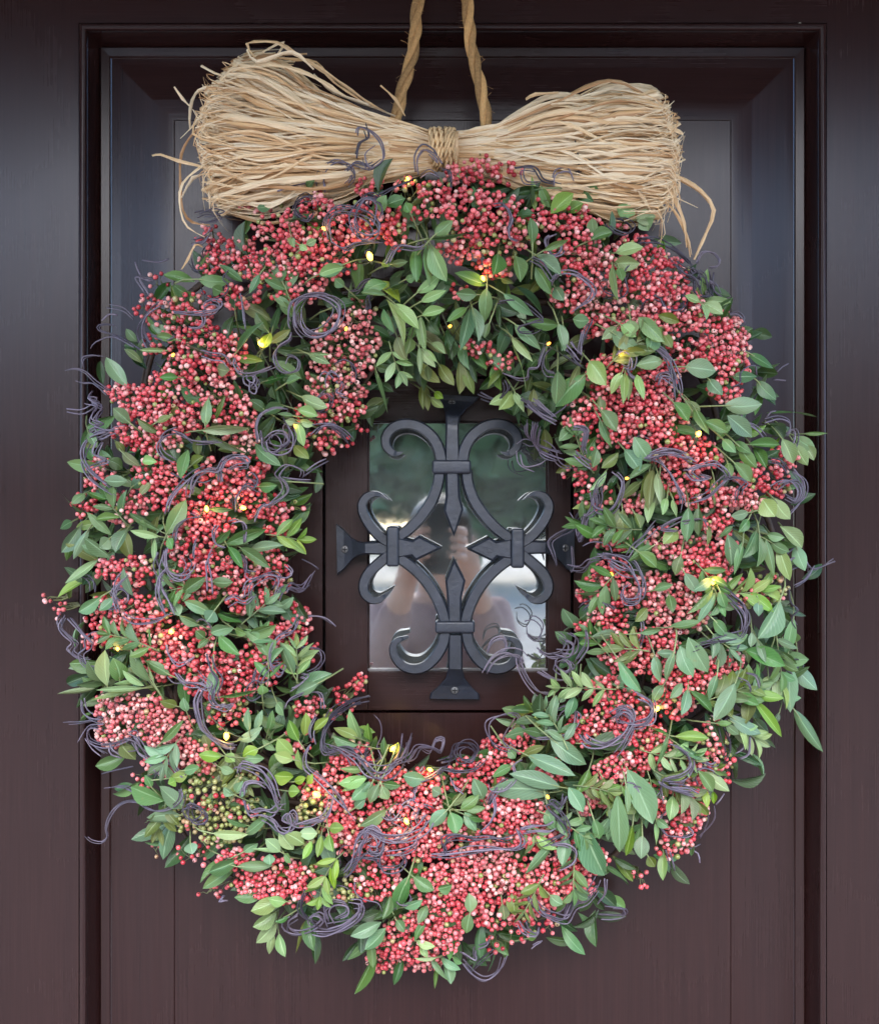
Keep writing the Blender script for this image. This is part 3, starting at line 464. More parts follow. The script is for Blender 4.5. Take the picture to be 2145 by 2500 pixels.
# berry sprays in whole-picture units: x y rx ry kind (r red, p pale pink, g green, m mixed, s sparse red)
SPRAYS = """520 412 60 28 m;580 470 80 50 r;640 520 90 60 r;470 510 60 40 r;430 530 38 38 r;560 540 90 45 r;700 450 60 45 r;760 440 60 50 r;745 375 36 24 r;800 470 30 40 r;640 420 40 36 r
600 590 60 30 r;480 600 60 30 r;720 640 48 40 p;700 700 80 70 p;680 770 70 60 p;650 830 60 40 r;700 820 50 35 r;660 895 60 28 r;390 630 50 50 r;340 640 50 40 p;330 700 50 30 r;410 690 70 40 r;400 740 80 40 r
460 720 50 50 r;350 780 60 40 r;270 800 60 28 r;240 792 30 22 r;300 830 60 35 r;440 790 50 40 p;420 840 60 40 r;300 890 60 30 r;330 900 50 30 p;480 830 40 40 r;490 880 40 50 p;440 960 50 40 r;500 950 50 35 r
320 960 60 40 r;200 960 36 44 r;172 1022 33 28 r;255 1030 45 40 p;330 1000 60 40 r;480 1000 80 35 r;390 1100 60 50 r;430 1060 50 40 r;400 1050 60 40 r;530 1030 50 28 r;590 1025 33 12 s;540 1140 50 40 r
430 1160 60 50 r;500 1200 50 50 r;390 1180 60 50 r;270 1160 50 40 r;220 1150 40 25 r;560 1180 36 33 m;600 1260 36 48 r;620 1310 30 36 s;100 1210 14 24 s;120 1230 22 26 s;210 1240 46 38 r;200 1290 38 28 r
260 1280 70 40 m;310 1290 40 40 m;290 1240 70 40 r;380 1300 60 50 r;430 1340 80 40 r;480 1380 60 45 r;420 1380 50 40 r;530 1340 50 60 r;240 1430 58 42 p;300 1450 60 50 p;230 1480 44 38 p;340 1480 60 50 p
330 1540 48 38 p;360 1520 60 40 p;400 1530 50 40 m;460 1440 50 40 m;290 1580 26 24 s;430 1600 60 60 g;400 1650 60 46 g;450 1680 60 38 g;500 1650 50 40 g;480 1580 50 40 g;640 1640 45 40 g;620 1690 30 30 g
600 1500 36 40 s;700 1400 38 28 s;730 1380 18 20 r;680 1430 48 28 s;620 1430 30 30 r;690 1560 40 40 r;680 1620 60 40 m;640 1590 40 30 r;720 1640 50 50 r;740 1700 60 50 r;690 1680 40 50 r;720 1530 36 38 r
320 1720 24 16 s;400 1730 48 28 s;425 1806 30 14 s;470 1788 50 24 s;560 1770 70 38 r;600 1810 50 28 r;530 1795 60 28 r;480 1740 50 28 r;620 1780 40 38 m;660 1820 40 18 g;700 1800 38 36 g;800 1600 70 50 r
860 1600 50 50 r;830 1640 70 50 r;800 1700 60 50 r;850 1700 60 50 r;760 1780 60 50 r;930 1780 80 60 r;980 1760 80 60 p;1000 1700 60 30 r;930 1840 60 40 r;1040 1790 60 50 r;1100 1780 60 60 r;1160 1760 50 38 r
1200 1740 38 36 r;860 1860 60 40 r;900 1830 50 50 r;830 1900 70 56 r;780 1935 44 42 r;850 1945 58 26 p;900 1890 38 46 r;980 1850 38 48 s;1020 1850 48 38 s;1050 1880 38 38 s;1000 1910 26 20 s;1100 1870 34 26 s
1150 1800 56 36 r;1080 1820 50 40 r;950 1570 48 44 r;1000 1540 48 38 r;1050 1500 48 28 r;1010 1505 38 18 r;1040 1620 60 40 r;1020 1650 60 38 r;1000 1600 50 28 r;1060 1650 60 38 p;1110 1560 38 28 r
1200 1470 60 38 r;1260 1440 60 50 r;1230 1400 50 38 r;1170 1490 48 28 r;1290 1490 60 48 r;1240 1560 50 38 r;1220 1600 38 38 p;1280 1540 48 38 r;1190 1620 30 36 p;1400 1600 46 48 r;1370 1690 42 46 r;1400 1640 38 46 r
1350 1728 36 18 s;1296 1780 20 28 s;1450 1540 38 38 m;1465 1572 22 26 s;1440 1490 40 46 m;1400 1560 30 38 r;1330 1620 40 40 r;1400 1380 50 40 r;1360 1420 50 40 r;1430 1360 50 38 r;1480 1340 28 28 r;1330 1300 50 40 r
1290 1330 50 40 r;1370 1240 70 50 p;1330 1210 60 60 p;1410 1210 40 28 r;1240 1180 60 58 r;1200 1200 38 38 r;1230 1240 48 38 r;1240 1090 48 28 r;1400 1130 70 48 r;1440 1150 50 38 r;1460 1110 38 28 r;1350 1100 50 38 p
1560 1190 38 36 g;1500 1200 48 38 m;1290 1020 38 28 p;1380 960 50 50 r;1350 900 60 50 r;1410 920 60 38 r;1420 1000 60 38 r;1480 1010 60 28 p;1520 1020 36 18 p;1580 930 38 28 r;1570 980 38 36 r;1210 1010 36 38 s
1170 985 24 34 s;1143 965 8 36 s;1200 900 38 58 s;1200 830 60 38 r;1160 860 28 28 r;1260 870 50 38 r;1300 850 60 50 r;1350 830 60 38 p;1300 800 70 38 r;1240 790 50 38 r;1230 750 50 38 r;1400 720 60 38 r
1460 700 56 50 r;1488 690 34 56 p;1430 650 56 38 r;1480 740 40 38 r;1470 790 42 28 r;1340 650 60 50 r;1380 620 50 46 r;1290 650 60 38 p;1240 660 50 38 r;1330 590 60 50 r;1360 560 40 44 r;1310 530 56 38 r
1270 560 50 38 r;1220 600 60 38 p;1200 560 50 48 r;1280 500 44 30 r;1180 470 60 38 r;1150 440 50 38 r;1100 440 48 28 r;1110 400 36 18 s;1140 520 50 38 r;1210 520 60 28 p;1260 450 28 16 s;1000 500 60 50 m
960 480 50 50 r;940 420 60 48 r;1010 430 60 48 r;970 350 56 36 r;1030 350 38 28 r;925 355 36 28 r;980 316 24 12 s;1050 470 50 38 m;920 500 38 38 r;1000 540 48 28 r;930 590 20 28 r;1160 600 50 38 r;1200 650 38 38 r
1010 730 38 24 r;960 700 38 24 r;730 870 16 24 s;350 850 50 40 r;250 880 30 26 r;560 1060 30 30 r;330 1340 60 40 r;560 1290 40 36 r;1330 760 50 36 r;1180 950 28 40 s;900 1690 50 40 r;1120 1700 50 36 r;1080 1690 50 36 r
860 430 34 30 m;830 380 36 26 m;880 390 40 28 r;870 1790 50 40 s;1330 1520 40 40 r;1350 1360 40 40 r;1520 960 40 36 r;1450 1060 40 36 r;300 620 36 28 r;320 570 26 20 s;420 475 30 24 r;1250 1330 40 34 r;1195 1270 34 24 r;1250 1290 44 34 r"""
# fairy light bulbs in whole-picture units: x y size brightness(0..1)
BULBS = """748 518 15 1;977 563 10 .8;910 660 8 .3;528 695 14 1;350 718 6 .4;1110 695 6 .4;1257 722 9 .6;1413 878 13 1;1268 968 7 .4;597 862 7 .5;418 1030 11 .9;492 1028 10 .7;1442 1177 12 1
1237 1162 7 .4;347 1278 12 .9;238 1313 8 .6;458 1490 14 1;1075 1437 10 .8;1330 1434 11 .9;795 1515 13 1;870 1558 10 .9;640 1608 15 1;1108 1613 7 .4;822 1662 11 .9;825 362 7 .7;655 462 7 .6;700 665 6 .3"""
STRAYS = {'F': """1040,240 1000,175 1120,170 1200,220 1300,280 1400,350 1500,420 1560,450;1010,240 1080,200 1150,170 1100,260;815,265 870,295 920,310 1000,330
960,335 830,355 790,380 770,440 770,520 800,480 840,465;900,440 790,530 735,620 730,730 740,850 780,900 850,910;615,630 650,625 720,650 850,680 920,690
860,640 740,740 730,850 760,920 830,960;880,660 850,760 850,860;820,1000 790,990 760,1050 735,1090;800,460 780,540 860,575 900,580;1440,790 1330,795 1230,780 1100,750 1010,700
1540,345 1600,400 1640,470;1080,230 1200,240 1280,250 1350,330 1500,430;920,290 1000,270 1100,260 1250,300 1400,390;705,350 740,400 770,430;950,320 920,290 1000,250 1150,290 1300,350
850,700 780,720 735,800;800,610 850,615 950,600;1270,300 1350,370 1480,420 1600,470;1000,200 1040,250 1180,210 1270,280;730,560 790,500 820,460 900,420""",
'G': """880,680 960,710 1060,770 1110,850 1080,940 1030,1050;900,690 1000,740 1080,800 1110,870 1060,980;880,800 950,850 990,920 1010,980 1020,1030;860,780 940,840 980,910 1005,980 1015,1040
900,700 950,800 990,900 1000,1000;870,770 960,800 1045,840;880,450 925,460 910,490;945,650 880,670 750,720;910,680 950,740 955,780 900,860 880,900;350,400 390,380 480,375
600,560 750,680 850,800 840,870;700,640 800,760 860,860"""}
# ================================================================ the place: porch, ground, door
def D2S(v): return v*1.20642   # whole-picture units to photograph pixels
DOOR = empty('front_door', (0, 0, 0), 'dark brown panelled wooden front door with a small barred window', 'door')
def band(name, mat, rects):
    V, F = [], []
    for r in rects: box_vf(*r, V, F)
    o = link(name, mesh(name, V, F, mat), DOOR); return o
ztop, zbot = Z(-420), 0.02
xl, xr = X(192), X(2018); zt = Z(55)
XL, XR = -0.56, 0.56
for (a, b) in ((XL, xl), (xr, XR)):
    band('door_stile', WOOD_V, [(a, b, 0.0, 0.040, zbot, ztop)])
band('top_rail', WOOD_H, [(xl, xr, -0.0001, 0.040, zt, ztop)])
band('bottom_rail', WOOD_H, [(xl, xr, -0.0001, 0.040, zbot, 0.28)])
zb = 0.28
# nested frames: moulding profile swept round the opening; profile = (inset from opening edge, depth in front of the face)
def frame_sweep(name, prof, mat_v=WOOD_V, x0=None, x1=None, z0=None, z1=None, smooth=True, parent=None, mat_h=WOOD_H):
    x0 = xl if x0 is None else x0; x1 = xr if x1 is None else x1; z1 = zt if z1 is None else z1; z0 = zb if z0 is None else z0
    V, F, MI = [], [], []
    for (i, d) in prof:
        V += [Vector((x0+i, -d, z0+i)), Vector((x1-i, -d, z0+i)), Vector((x1-i, -d, z1-i)), Vector((x0+i, -d, z1-i))]
    for k in range(len(prof)-1):
        for c in range(4):
            c2 = (c+1) % 4
            F.append((k*4+c, k*4+c2, k*4+4+c2, k*4+4+c)); MI.append(1 if c in (0, 2) else 0)
    o = link(name, mesh(name, V, F, [mat_v, mat_h], MI), parent or DOOR)
    if smooth:
        m = o.modifiers.new('bevel', 'BEVEL'); m.width = 0.0016; m.segments = 3; m.limit_method = 'ANGLE'; m.angle_limit = R(12)
        o.data.polygons.foreach_set('use_smooth', [True]*len(o.data.polygons))
        o.modifiers.new('wn', 'WEIGHTED_NORMAL')
    return o
w = S*1.2064
# bead that stands proud of the stile, then the deep cove
bead = [(0.0, 0.0), (0.0, -0.003), (0.0012, -0.003), (0.0013, 0.0010)] + [(0.0013 + 0.0072*(1-math.cos(t))/2, 0.0010+0.0042*math.sin(t)) for t in [R(a) for a in range(12, 181, 12)]] + [(0.0086, -0.002)]
BEADO = frame_sweep('bead_moulding', bead, smooth=False)
for p_ in BEADO.data.polygons: p_.use_smooth = True
BEADO.modifiers.new('e', 'EDGE_SPLIT').split_angle = R(40)
cove = [(0.0087, -0.001), (0.0096, -0.009), (0.0115, -0.019), (0.0140, -0.0270), (0.0146, -0.0280), (0.0146, -0.0300)]
frame_sweep('cove_moulding', cove)
lip = [(0.0147, -0.0310), (0.0147, -0.0245), (0.0158, -0.0235), (0.0240, -0.0245), (0.0252, -0.0262), (0.0252, -0.0275)]
frame_sweep('panel_border', lip, smooth=False)
# the raised field and its sloping margin
fx0, fx1, fz1 = xl+0.0937, xr-0.0937, zt-0.0937
frame_sweep('panel_slope', [(0.0253, -0.0270), (0.036, -0.0258), (0.052, -0.0230), (0.070, -0.0197), (0.083, -0.0180), (0.0933, -0.0174), (0.0933, -0.020)])
HX0, HX1, HZ1, HZ0 = X(D2S(649)), X(D2S(1164)), Z(D2S(757)), Z(D2S(1449))   # hatch with its gap
fy = 0.0163   # field surface sits this far behind the stile face
fz0 = zb + 0.0937
# one sheet of field with the hatch opening cut in it, and its edges
V, F = [], []
for (yy, dn) in ((fy, 0), (fy+.018, 0)):
    for (a, b, c, e_) in ((fx0, fx1, fz0, fz1), (HX0, HX1, HZ0, HZ1)):
        V += [Vector((a, yy, c)), Vector((b, yy, c)), Vector((b, yy, e_)), Vector((a, yy, e_))]
for k in range(4):
    k2 = (k+1) % 4; F += [(k, k2, 4+k2, 4+k), (k, 8+k, 8+k2, k2), (4+k, 4+k2, 12+k2, 12+k)]
o = link('panel_field', mesh('panel_field', V, F, WOOD_V), DOOR)
V, F = [], []; tube([Vector((X(1952), -.0001, Z(57))), Vector((X(1952), -.0009, Z(57)))], [.0016, .0009], 9, True, V, F)
link('paint_fleck', mesh('paint_fleck', V, F, plain('pale_fleck', (.55, .5, .42), .8, island=False)), DOOR)
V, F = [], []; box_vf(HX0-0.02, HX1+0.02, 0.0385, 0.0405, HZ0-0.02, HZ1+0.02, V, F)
BLACK = plain('gap_shadow_board', (0.006, 0.005, 0.005), 0.9, island=False)  # near-black paints in the shade of the hatch gap and screw slots
link('gap_shade_board', mesh('gap_shade_board', V, F, BLACK), DOOR)
# hatch: four frame members, pane, dark inside
g = 0.0028
hx0, hx1, hz0, hz1 = HX0+g, HX1-g, HZ0+g, HZ1-g
wx0, wx1, wz1, wz0 = X(D2S(742)), X(D2S(1111)), Z(D2S(850)), Z(D2S(1363))
HATCH = link('window_hatch', None, DOOR)
HATCH.empty_display_size = 0.03
for (a, b, c, d, m, n) in ((hx0, wx0, hz0, hz1, WOOD_V, 'hatch_stile'), (wx1, hx1, hz0, hz1, WOOD_V, 'hatch_stile'),
                        (wx0, wx1, wz1, hz1, WOOD_H, 'hatch_rail'), (wx0, wx1, hz0, wz0, WOOD_H, 'hatch_rail')):
    V, F = [], []; box_vf(a+0.00004, b-0.00004, fy-0.0006, fy+0.022, c, d, V, F)
    o = link(n, mesh(n, V, F, m), HATCH); bevel(o, 0.0009, 2)
def mat_glass():
    m = N('window_glass'); tc = m.n('ShaderNodeTexCoord')
    n = m.n('ShaderNodeTexNoise', i_Scale=3.0, i_Detail=2.0); m.l(tc.outputs['Object'], n.inputs[0])
    n2 = m.n('ShaderNodeTexNoise', i_Scale=90.0, i_Detail=5.0); m.l(tc.outputs['Object'], n2.inputs[0])
    gl = m.n('ShaderNodeBsdfGlossy'); gl.inputs['Color'].default_value = (0.96, 1.0, 0.98, 1)
    m.l(m.ramp(n2.outputs[0], [(0.45, 0.028), (0.75, 0.07)]), gl.inputs['Roughness'])
    df = m.n('ShaderNodeBsdfDiffuse'); df.inputs[0].default_value = (0.10, 0.108, 0.104, 1)
    mx = m.n('ShaderNodeMixShader'); mx.inputs[0].default_value = GLASS_REFL
    bp = m.n('ShaderNodeBump'); bp.inputs['Strength'].default_value = 0.05; bp.inputs['Distance'].default_value = 0.002
    m.l(n.outputs[0], bp.inputs['Height']); m.l(bp.outputs[0], gl.inputs['Normal'])
    m.l(df.outputs[0], mx.inputs[1]); m.l(gl.outputs[0], mx.inputs[2]); m.l(mx.outputs[0], m.out.inputs[0])
    return m.m
GLASS_REFL = 0.52
V, F = [], []; box_vf(wx0-0.004, wx1+0.004, fy+0.0065, fy+0.0105, wz0-0.004, wz1+0.004, V, F)
link('glass_pane', mesh('glass_pane', V, F, mat_glass()), HATCH)

STRIP_HILITE = plain('glazing_strip', (0.20, 0.19, 0.19), 0.45, 120, .3, .3, island=False)  # paler grey paints a highlight along the bottom edge of the pane
for (a, b, c, e_) in ((wx0, wx1, wz0+.00005, wz0+.0022), (wx0, wx1, wz1-.0016, wz1-.00005), (wx0+.00003, wx0+.0016, wz0+.0023, wz1-.0017), (wx1-.0016, wx1-.00003, wz0+.0023, wz1-.0017)):
    V, F = [], []; box_vf(a, b, fy+.0042, fy+.0066, c, e_, V, F); o = link('glazing_strip', mesh('glazing_strip', V, F, STRIP_HILITE if c < wz0+.001 else WOOD_V), HATCH)
# ---------------------------------------------------------------- wrought iron grille on the hatch
GR = empty('window_grille', P(1085, 1370, 0), 'black wrought iron scroll grille screwed over the small door window', 'grille')
def T(t, u, v):
    ox, oy, s = TILE[t]; return (ox+u/s, oy+v/s)
def gpt(u, v, d):
    x, y = T('H', u, v); return P(x, y, d-.012)
def ring_bar(pts, name, dfront=0.031, dback=0.017):
    """flat bar with chamfered front edges along a centreline (u, v, width)"""
    c = catmull([Vector((p[0], p[1], p[2])) for p in pts], 14)
    V, F = [], []; n = len(c); m = 6
    for i, p in enumerate(c):
        t = Vector((c[min(i+1, n-1)].x-c[max(i-1, 0)].x, c[min(i+1, n-1)].y-c[max(i-1, 0)].y)).normalized()
        nx, ny = -t.y, t.x; h = max(2.0, p.z/2*1.06); hi = h*0.74 if h > 6 else h*0.5
        df = dfront - (0.002 if h < 14 else 0)
        for (off, d) in ((-h, dback), (-h, df-0.0030), (-hi, df), (hi, df), (h, df-0.0030), (h, dback)):
            V.append(gpt(p.x+nx*off, p.y+ny*off, d))
    for i in range(n-1):
        for k in range(m):
            k2 = (k+1) % m; F.append((i*m+k, i*m+k2, (i+1)*m+k2, (i+1)*m+k))
    F.append(tuple(range(m-1, -1, -1))); F.append(tuple((n-1)*m+k for k in range(m)))
    me = mesh(name, V, F, IRON, smooth=True)
    o = link(name, me); keep(o, GR)
    e = o.modifiers.new('edges', 'EDGE_SPLIT'); e.split_angle = R(33)
    return o
def plate(poly, name, inset=7, dback=0.0):
    """polygon of (u, v, front depth); chamfered edge"""
    n = len(poly); cx = sum(p[0] for p in poly)/n; cy = sum(p[1] for p in poly)/n
    V, F = [], []
    area = sum(poly[i][0]*poly[(i+1) % n][1]-poly[(i+1) % n][0]*poly[i][1] for i in range(n))
    sgn = 1 if area > 0 else -1
    inn = []
    for i in range(n):
        a, b, c = poly[i-1], poly[i], poly[(i+1) % n]
        d1 = Vector((b[0]-a[0], b[1]-a[1])).normalized(); d2 = Vector((c[0]-b[0], c[1]-b[1])).normalized()
        n1 = Vector((-d1.y, d1.x))*sgn; n2 = Vector((-d2.y, d2.x))*sgn; m = (n1+n2)
        m = m/max(0.35, m.dot(n1)) if m.length > 1e-3 else n1
        inn.append((b[0]+m.x*inset, b[1]+m.y*inset))
    for i, p in enumerate(poly): V.append(gpt(p[0], p[1], dback if dback is not None else p[2]-0.013))
    for i, p in enumerate(poly): V.append(gpt(p[0], p[1], p[2]-0.003))
    for i, p in enumerate(poly): V.append(gpt(inn[i][0], inn[i][1], p[2]))
    for r in range(2):
        for i in range(n):
            j = (i+1) % n; F.append((r*n+i, r*n+j, (r+1)*n+j, (r+1)*n+i))
    F.append(tuple(2*n+i for i in range(n)))
    o = link(name, mesh(name, V, F, IRON)); keep(o, GR); return o
def mir(pts, ax): return [(2*ax-p[0], p[1], *p[2:]) for p in pts]
def flipv(pts, ax): return [(p[0], 2*ax-p[1], *p[2:]) for p in pts]
UL = [(752, 520, 66), (738, 450, 64), (703, 385, 62), (650, 338, 60), (590, 313, 58), (525, 313, 56), (472, 338, 55), (442, 385, 54), (443, 432, 50), (470, 467, 42), (503, 478, 26), (538, 468, 5)]
ring_bar(UL, 'scroll'); ring_bar(mir(UL, 812), 'scroll')
LL = [(742, 570, 60), (735, 640, 60), (705, 730, 61), (655, 810, 62), (595, 880, 62), (535, 930, 60), (465, 975, 58)]
ring_bar(LL, 'scroll_arm'); ring_bar(mir(LL, 819), 'scroll_arm')
SL = [(470, 985, 60), (410, 945, 60), (355, 885, 58), (318, 820, 57), (308, 765, 54), (332, 722, 48), (372, 704, 36), (408, 708, 24), (458, 738, 4)]
ring_bar(SL, 'scroll'); ring_bar(mir(SL, 833), 'scroll')
SB = [(470, 1040, 60), (405, 1092, 60), (345, 1150, 60), (316, 1215, 58), (325, 1268, 54), (362, 1300, 48), (402, 1300, 38), (438, 1275, 26), (478, 1242, 5)]
ring_bar(SB, 'scroll'); ring_bar(mir(SB, 835), 'scroll')
LB = [(480, 1050, 58), (545, 1085, 60), (610, 1135, 62), (670, 1200, 62), (722, 1280, 62), (757, 1360, 62), (775, 1430, 60)]
ring_bar(LB, 'scroll_arm'); ring_bar(mir(LB, 831), 'scroll_arm')
BL = [(775, 1480, 64), (758, 1555, 64), (715, 1628, 62), (655, 1678, 60), (595, 1690, 58), (535, 1670, 54), (494, 1622, 50), (482, 1572, 44), (502, 1532, 36), (540, 1516, 26), (568, 1508, 18)]
ring_bar(BL, 'scroll'); ring_bar(mir(BL, 835), 'scroll')
# spears
sp = 0.0325
plate([(776, 560, sp), (852, 560, sp), (858, 720, sp), (878, 790, sp), (825, 944, sp), (767, 800, sp), (778, 720, sp)], 'spear_point', 12, 0.018)
plate([(790, 1440, sp), (785, 1290, sp), (775, 1195, sp), (825, 1068, sp), (889, 1192, sp), (868, 1285, sp), (868, 1440, sp)], 'spear_point', 12, 0.018)
LS = [(500, 945, sp), (590, 965, sp), (627, 940, sp), (757, 1008, sp), (610, 1080, sp), (585, 1055, sp), (500, 1070, sp)]
plate(LS, 'spear_point', 12, 0.018); plate([(1652-p[0], p[1]+6, p[2]) for p in LS], 'spear_point', 12, 0.018)
# stem bars and feet, bending back to the wood: (u, v, width, front depth)
def foot(pts, name='mounting_foot'):
    c = [Vector((p[0], p[1], p[2])) for p in pts]; ds = [Vector((p[3], 0, 0)) for p in pts]
    c4 = []; 
    for i in range(len(pts)-1):
        for k in range(6):
            t = k/6; e = t*t*(3-2*t); a, b = pts[i], pts[i+1]
            c4.append((a[0]+(b[0]-a[0])*t, a[1]+(b[1]-a[1])*t, a[2]+(b[2]-a[2])*t, a[3]+(b[3]-a[3])*t))
    c4.append(pts[-1]); V, F = [], []; n = len(c4); m = 6
    ax = Vector((c4[-1][0]-c4[0][0], c4[-1][1]-c4[0][1])).normalized(); nx, ny = -ax.y, ax.x
    for i, (u, v, w_, df) in enumerate(c4):
        h = w_/2; hi = h-min(9, h*.3); bk = -.0048 if df < .016 else df-.014
        for (off, d_) in ((-h, bk), (-h, df-.003), (-hi, df), (hi, df), (h, df-.003), (h, bk)): V.append(gpt(u+nx*off, v+ny*off, max(-.0048, d_)))
    for i in range(n-1):
        for k in range(m):
            k2 = (k+1) % m; F.append((i*m+k, i*m+k2, (i+1)*m+k2, (i+1)*m+k))
    F.append(tuple(range(m-1, -1, -1))); F.append(tuple((n-1)*m+k for k in range(m)))
    o = link(name, mesh(name, V, F, IRON, smooth=True)); keep(o, GR); e = o.modifiers.new('edges', 'EDGE_SPLIT'); e.split_angle = R(28); return o
foot([(815, 520, 84, .0305), (815, 320, 74, .0300), (818, 265, 84, .0260), (828, 222, 130, .0160), (838, 180, 215, .0100), (840, 150, 256, .0085)])
foot([(832, 1500, 78, .0305), (832, 1690, 82, .0290), (831, 1740, 106, .0200), (829, 1785, 180, .0125), (828, 1825, 272, .0100), (828, 1858, 284, .0085)])
foot([(455, 1009, 78, .0300), (325, 1010, 70, .0280), (285, 1011, 84, .0210), (250, 1012, 130, .0130), (205, 1014, 230, .0095), (165, 1015, 292, .0085)])
foot([(1207, 1005, 78, .0300), (1337, 1006, 70, .0280), (1377, 1007, 84, .0210), (1412, 1008, 130, .0130), (1457, 1010, 230, .0095), (1500, 1011, 280, .0085)])
# collars
def collar(u0, u1, v0, v1, rot=0):
    V, F = [], []
    a = gpt(u0, v1, 0.0); b = gpt(u1, v0, 0.0); 
    p0 = gpt(u0, v1, .035); p1 = gpt(u1, v0, .035)
    box_vf(p0.x, p1.x, -0.0232, -0.002, p0.z, p1.z, V, F)
    o = link('collar', mesh('collar', V, F, IRON)); keep(o, GR); bevel(o, 0.0028, 3)
collar(700, 921, 512, 590); collar(718, 942, 1420, 1490); collar(443, 515, 886, 1114); collar(1146, 1220, 898, 1122)
SCREWM = plain('worn_screw_head', (0.09, 0.088, 0.085), 0.38, 300, .4, .3, island=False)
def screw(u, v, d):
    c = gpt(u, v, d); V, F = [], []; r = 0.0038
    for (rr, dd) in ((r, 0), (r, .0012), (r*.75, .0018), (0.0, .0020)):
        for k in range(16):
            t = 2*math.pi*k/16; V.append(c + Vector((math.cos(t)*rr, -dd, math.sin(t)*rr)))
    for i in range(3):
        for k in range(16): F.append((i*16+k, i*16+(k+1) % 16, i*16+16+(k+1) % 16, i*16+16+k))
    o = link('screw', mesh('screw', V, F, SCREWM, smooth=True)); keep(o, GR)
    V, F = [], []
    box_vf(c.x-0.0024, c.x+0.0024, c.y-0.0023, c.y-0.0012, c.z-0.0005, c.z+0.0005, V, F)
    box_vf(c.x-0.0005, c.x+0.0005, c.y-0.0024, c.y-0.0012, c.z-0.0024, c.z+0.0024, V, F)
    s = link('cross_slot', mesh('cross_slot', V, F, BLACK), o)
screw(212, 1015, .0096); screw(1447, 1008, .0094); screw(828, 1808, .0108); screw(812, 192, .0108)
# ================================================================ wreath
CX, CY = 1085.0, 1375.0
_ang = [0, 45, 90, 135, 180, 225, 270, 315, 360]
_ri = [v*1.2064 for v in (262, 300, 345, 300, 275, 330, 385, 325, 262)]
_ro = [v*1.2064 for v in (740, 780, 785, 790, 770, 800, 815, 764, 740)]
def sect(x, y):
    dx, dy = x-CX, CY-y; a = math.degrees(math.atan2(dy, dx)) % 360; r = math.hypot(dx, dy)
    ri = np.interp(a, _ang, _ri); ro = np.interp(a, _ang, _ro)
    return (r-ri)/(ro-ri), a
def hgt(x, y):
    s, a = sect(x, y); q = 2*s-1
    top = .064*math.exp(-((a-90)/38)**2)*min(1, max(0, (s-.55)/.3))
    return 0.028 + 0.078*math.sqrt(max(0.0, 1-q*q)) + top
def polar(s, a):
    ri = np.interp(a % 360, _ang, _ri); ro = np.interp(a % 360, _ang, _ro); r = ri+(ro-ri)*s
    return CX+r*math.cos(R(a)), CY-r*math.sin(R(a))
WREATH = empty('wreath', P(CX, CY, 0), 'large round wreath of pink berries, green leaves and curling grey vines on the door', 'wreath')
WO = WREATH.location.copy()

# leaf shapes: unit length along +Y, unit width along X, front towards +Z
def leaf_shape(camber, droop, fold, tipk, twist=0.0, side=0.0):
    nu, nv = 4, 8; V, UV, F = [], [], []
    for j in range(nv+1):
        v = j/nv
        wv = math.sin(math.pi*min(1, max(0, v**tipk)))**0.83 if 0 < v < 1 else 0.0
        wv = max(wv, 0.015)
        for i in range(nu+1):
            u = i/nu-0.5; x = u*wv
            z = fold*abs(u)*2*wv*0.5 - camber*(abs(u)*2)**2*wv*0.5 - droop*(v-0.35)**2 + twist*x*v
            V.append((x + side*math.sin(math.pi*v), v, z)); UV.append((i/nu, v))
    for j in range(nv):
        for i in range(nu):
            a = j*(nu+1)+i; F.append((a, a+1, a+nu+2, a+nu+1))
    return V, UV, F
SHAPES = [leaf_shape(.10, .22, .30, 1.0), leaf_shape(.30, .35, .15, .9, .3, .05), leaf_shape(-.1, .12, .45, 1.08, -.3, -.05),
          leaf_shape(.2, .6, .2, .95, .5, .08), leaf_shape(0, -.15, .35, 1.0, -.5, -.07), leaf_shape(.15, .3, .6, 1.12, .2, 0)]
LMESH = {}
for si, (V, UV, F) in enumerate(SHAPES):
    for k in LEAF:
        uvs = [UV[i] for f in F for i in f]
        LMESH[si, k] = mesh('leaf', V, F, LEAF[k], smooth=True, uvs=uvs)
def leaf_matrix(p0, p1, width, roll, face=Vector((0, -1, 0))):
    y = p1-p0; L = y.length; y.normalize()
    z = (face - y*face.dot(y)); z = z.normalized() if z.length > 1e-4 else y.orthogonal()
    x = y.cross(z); q = Matrix.Rotation(roll, 3, y); x = q @ x; z = q @ z
    M = Matrix(((x.x*width, y.x*L, z.x*L*.8, p0.x), (x.y*width, y.y*L, z.y*L*.8, p0.y), (x.z*width, y.z*L, z.z*L*.8, p0.z), (0, 0, 0, 1)))
    return M
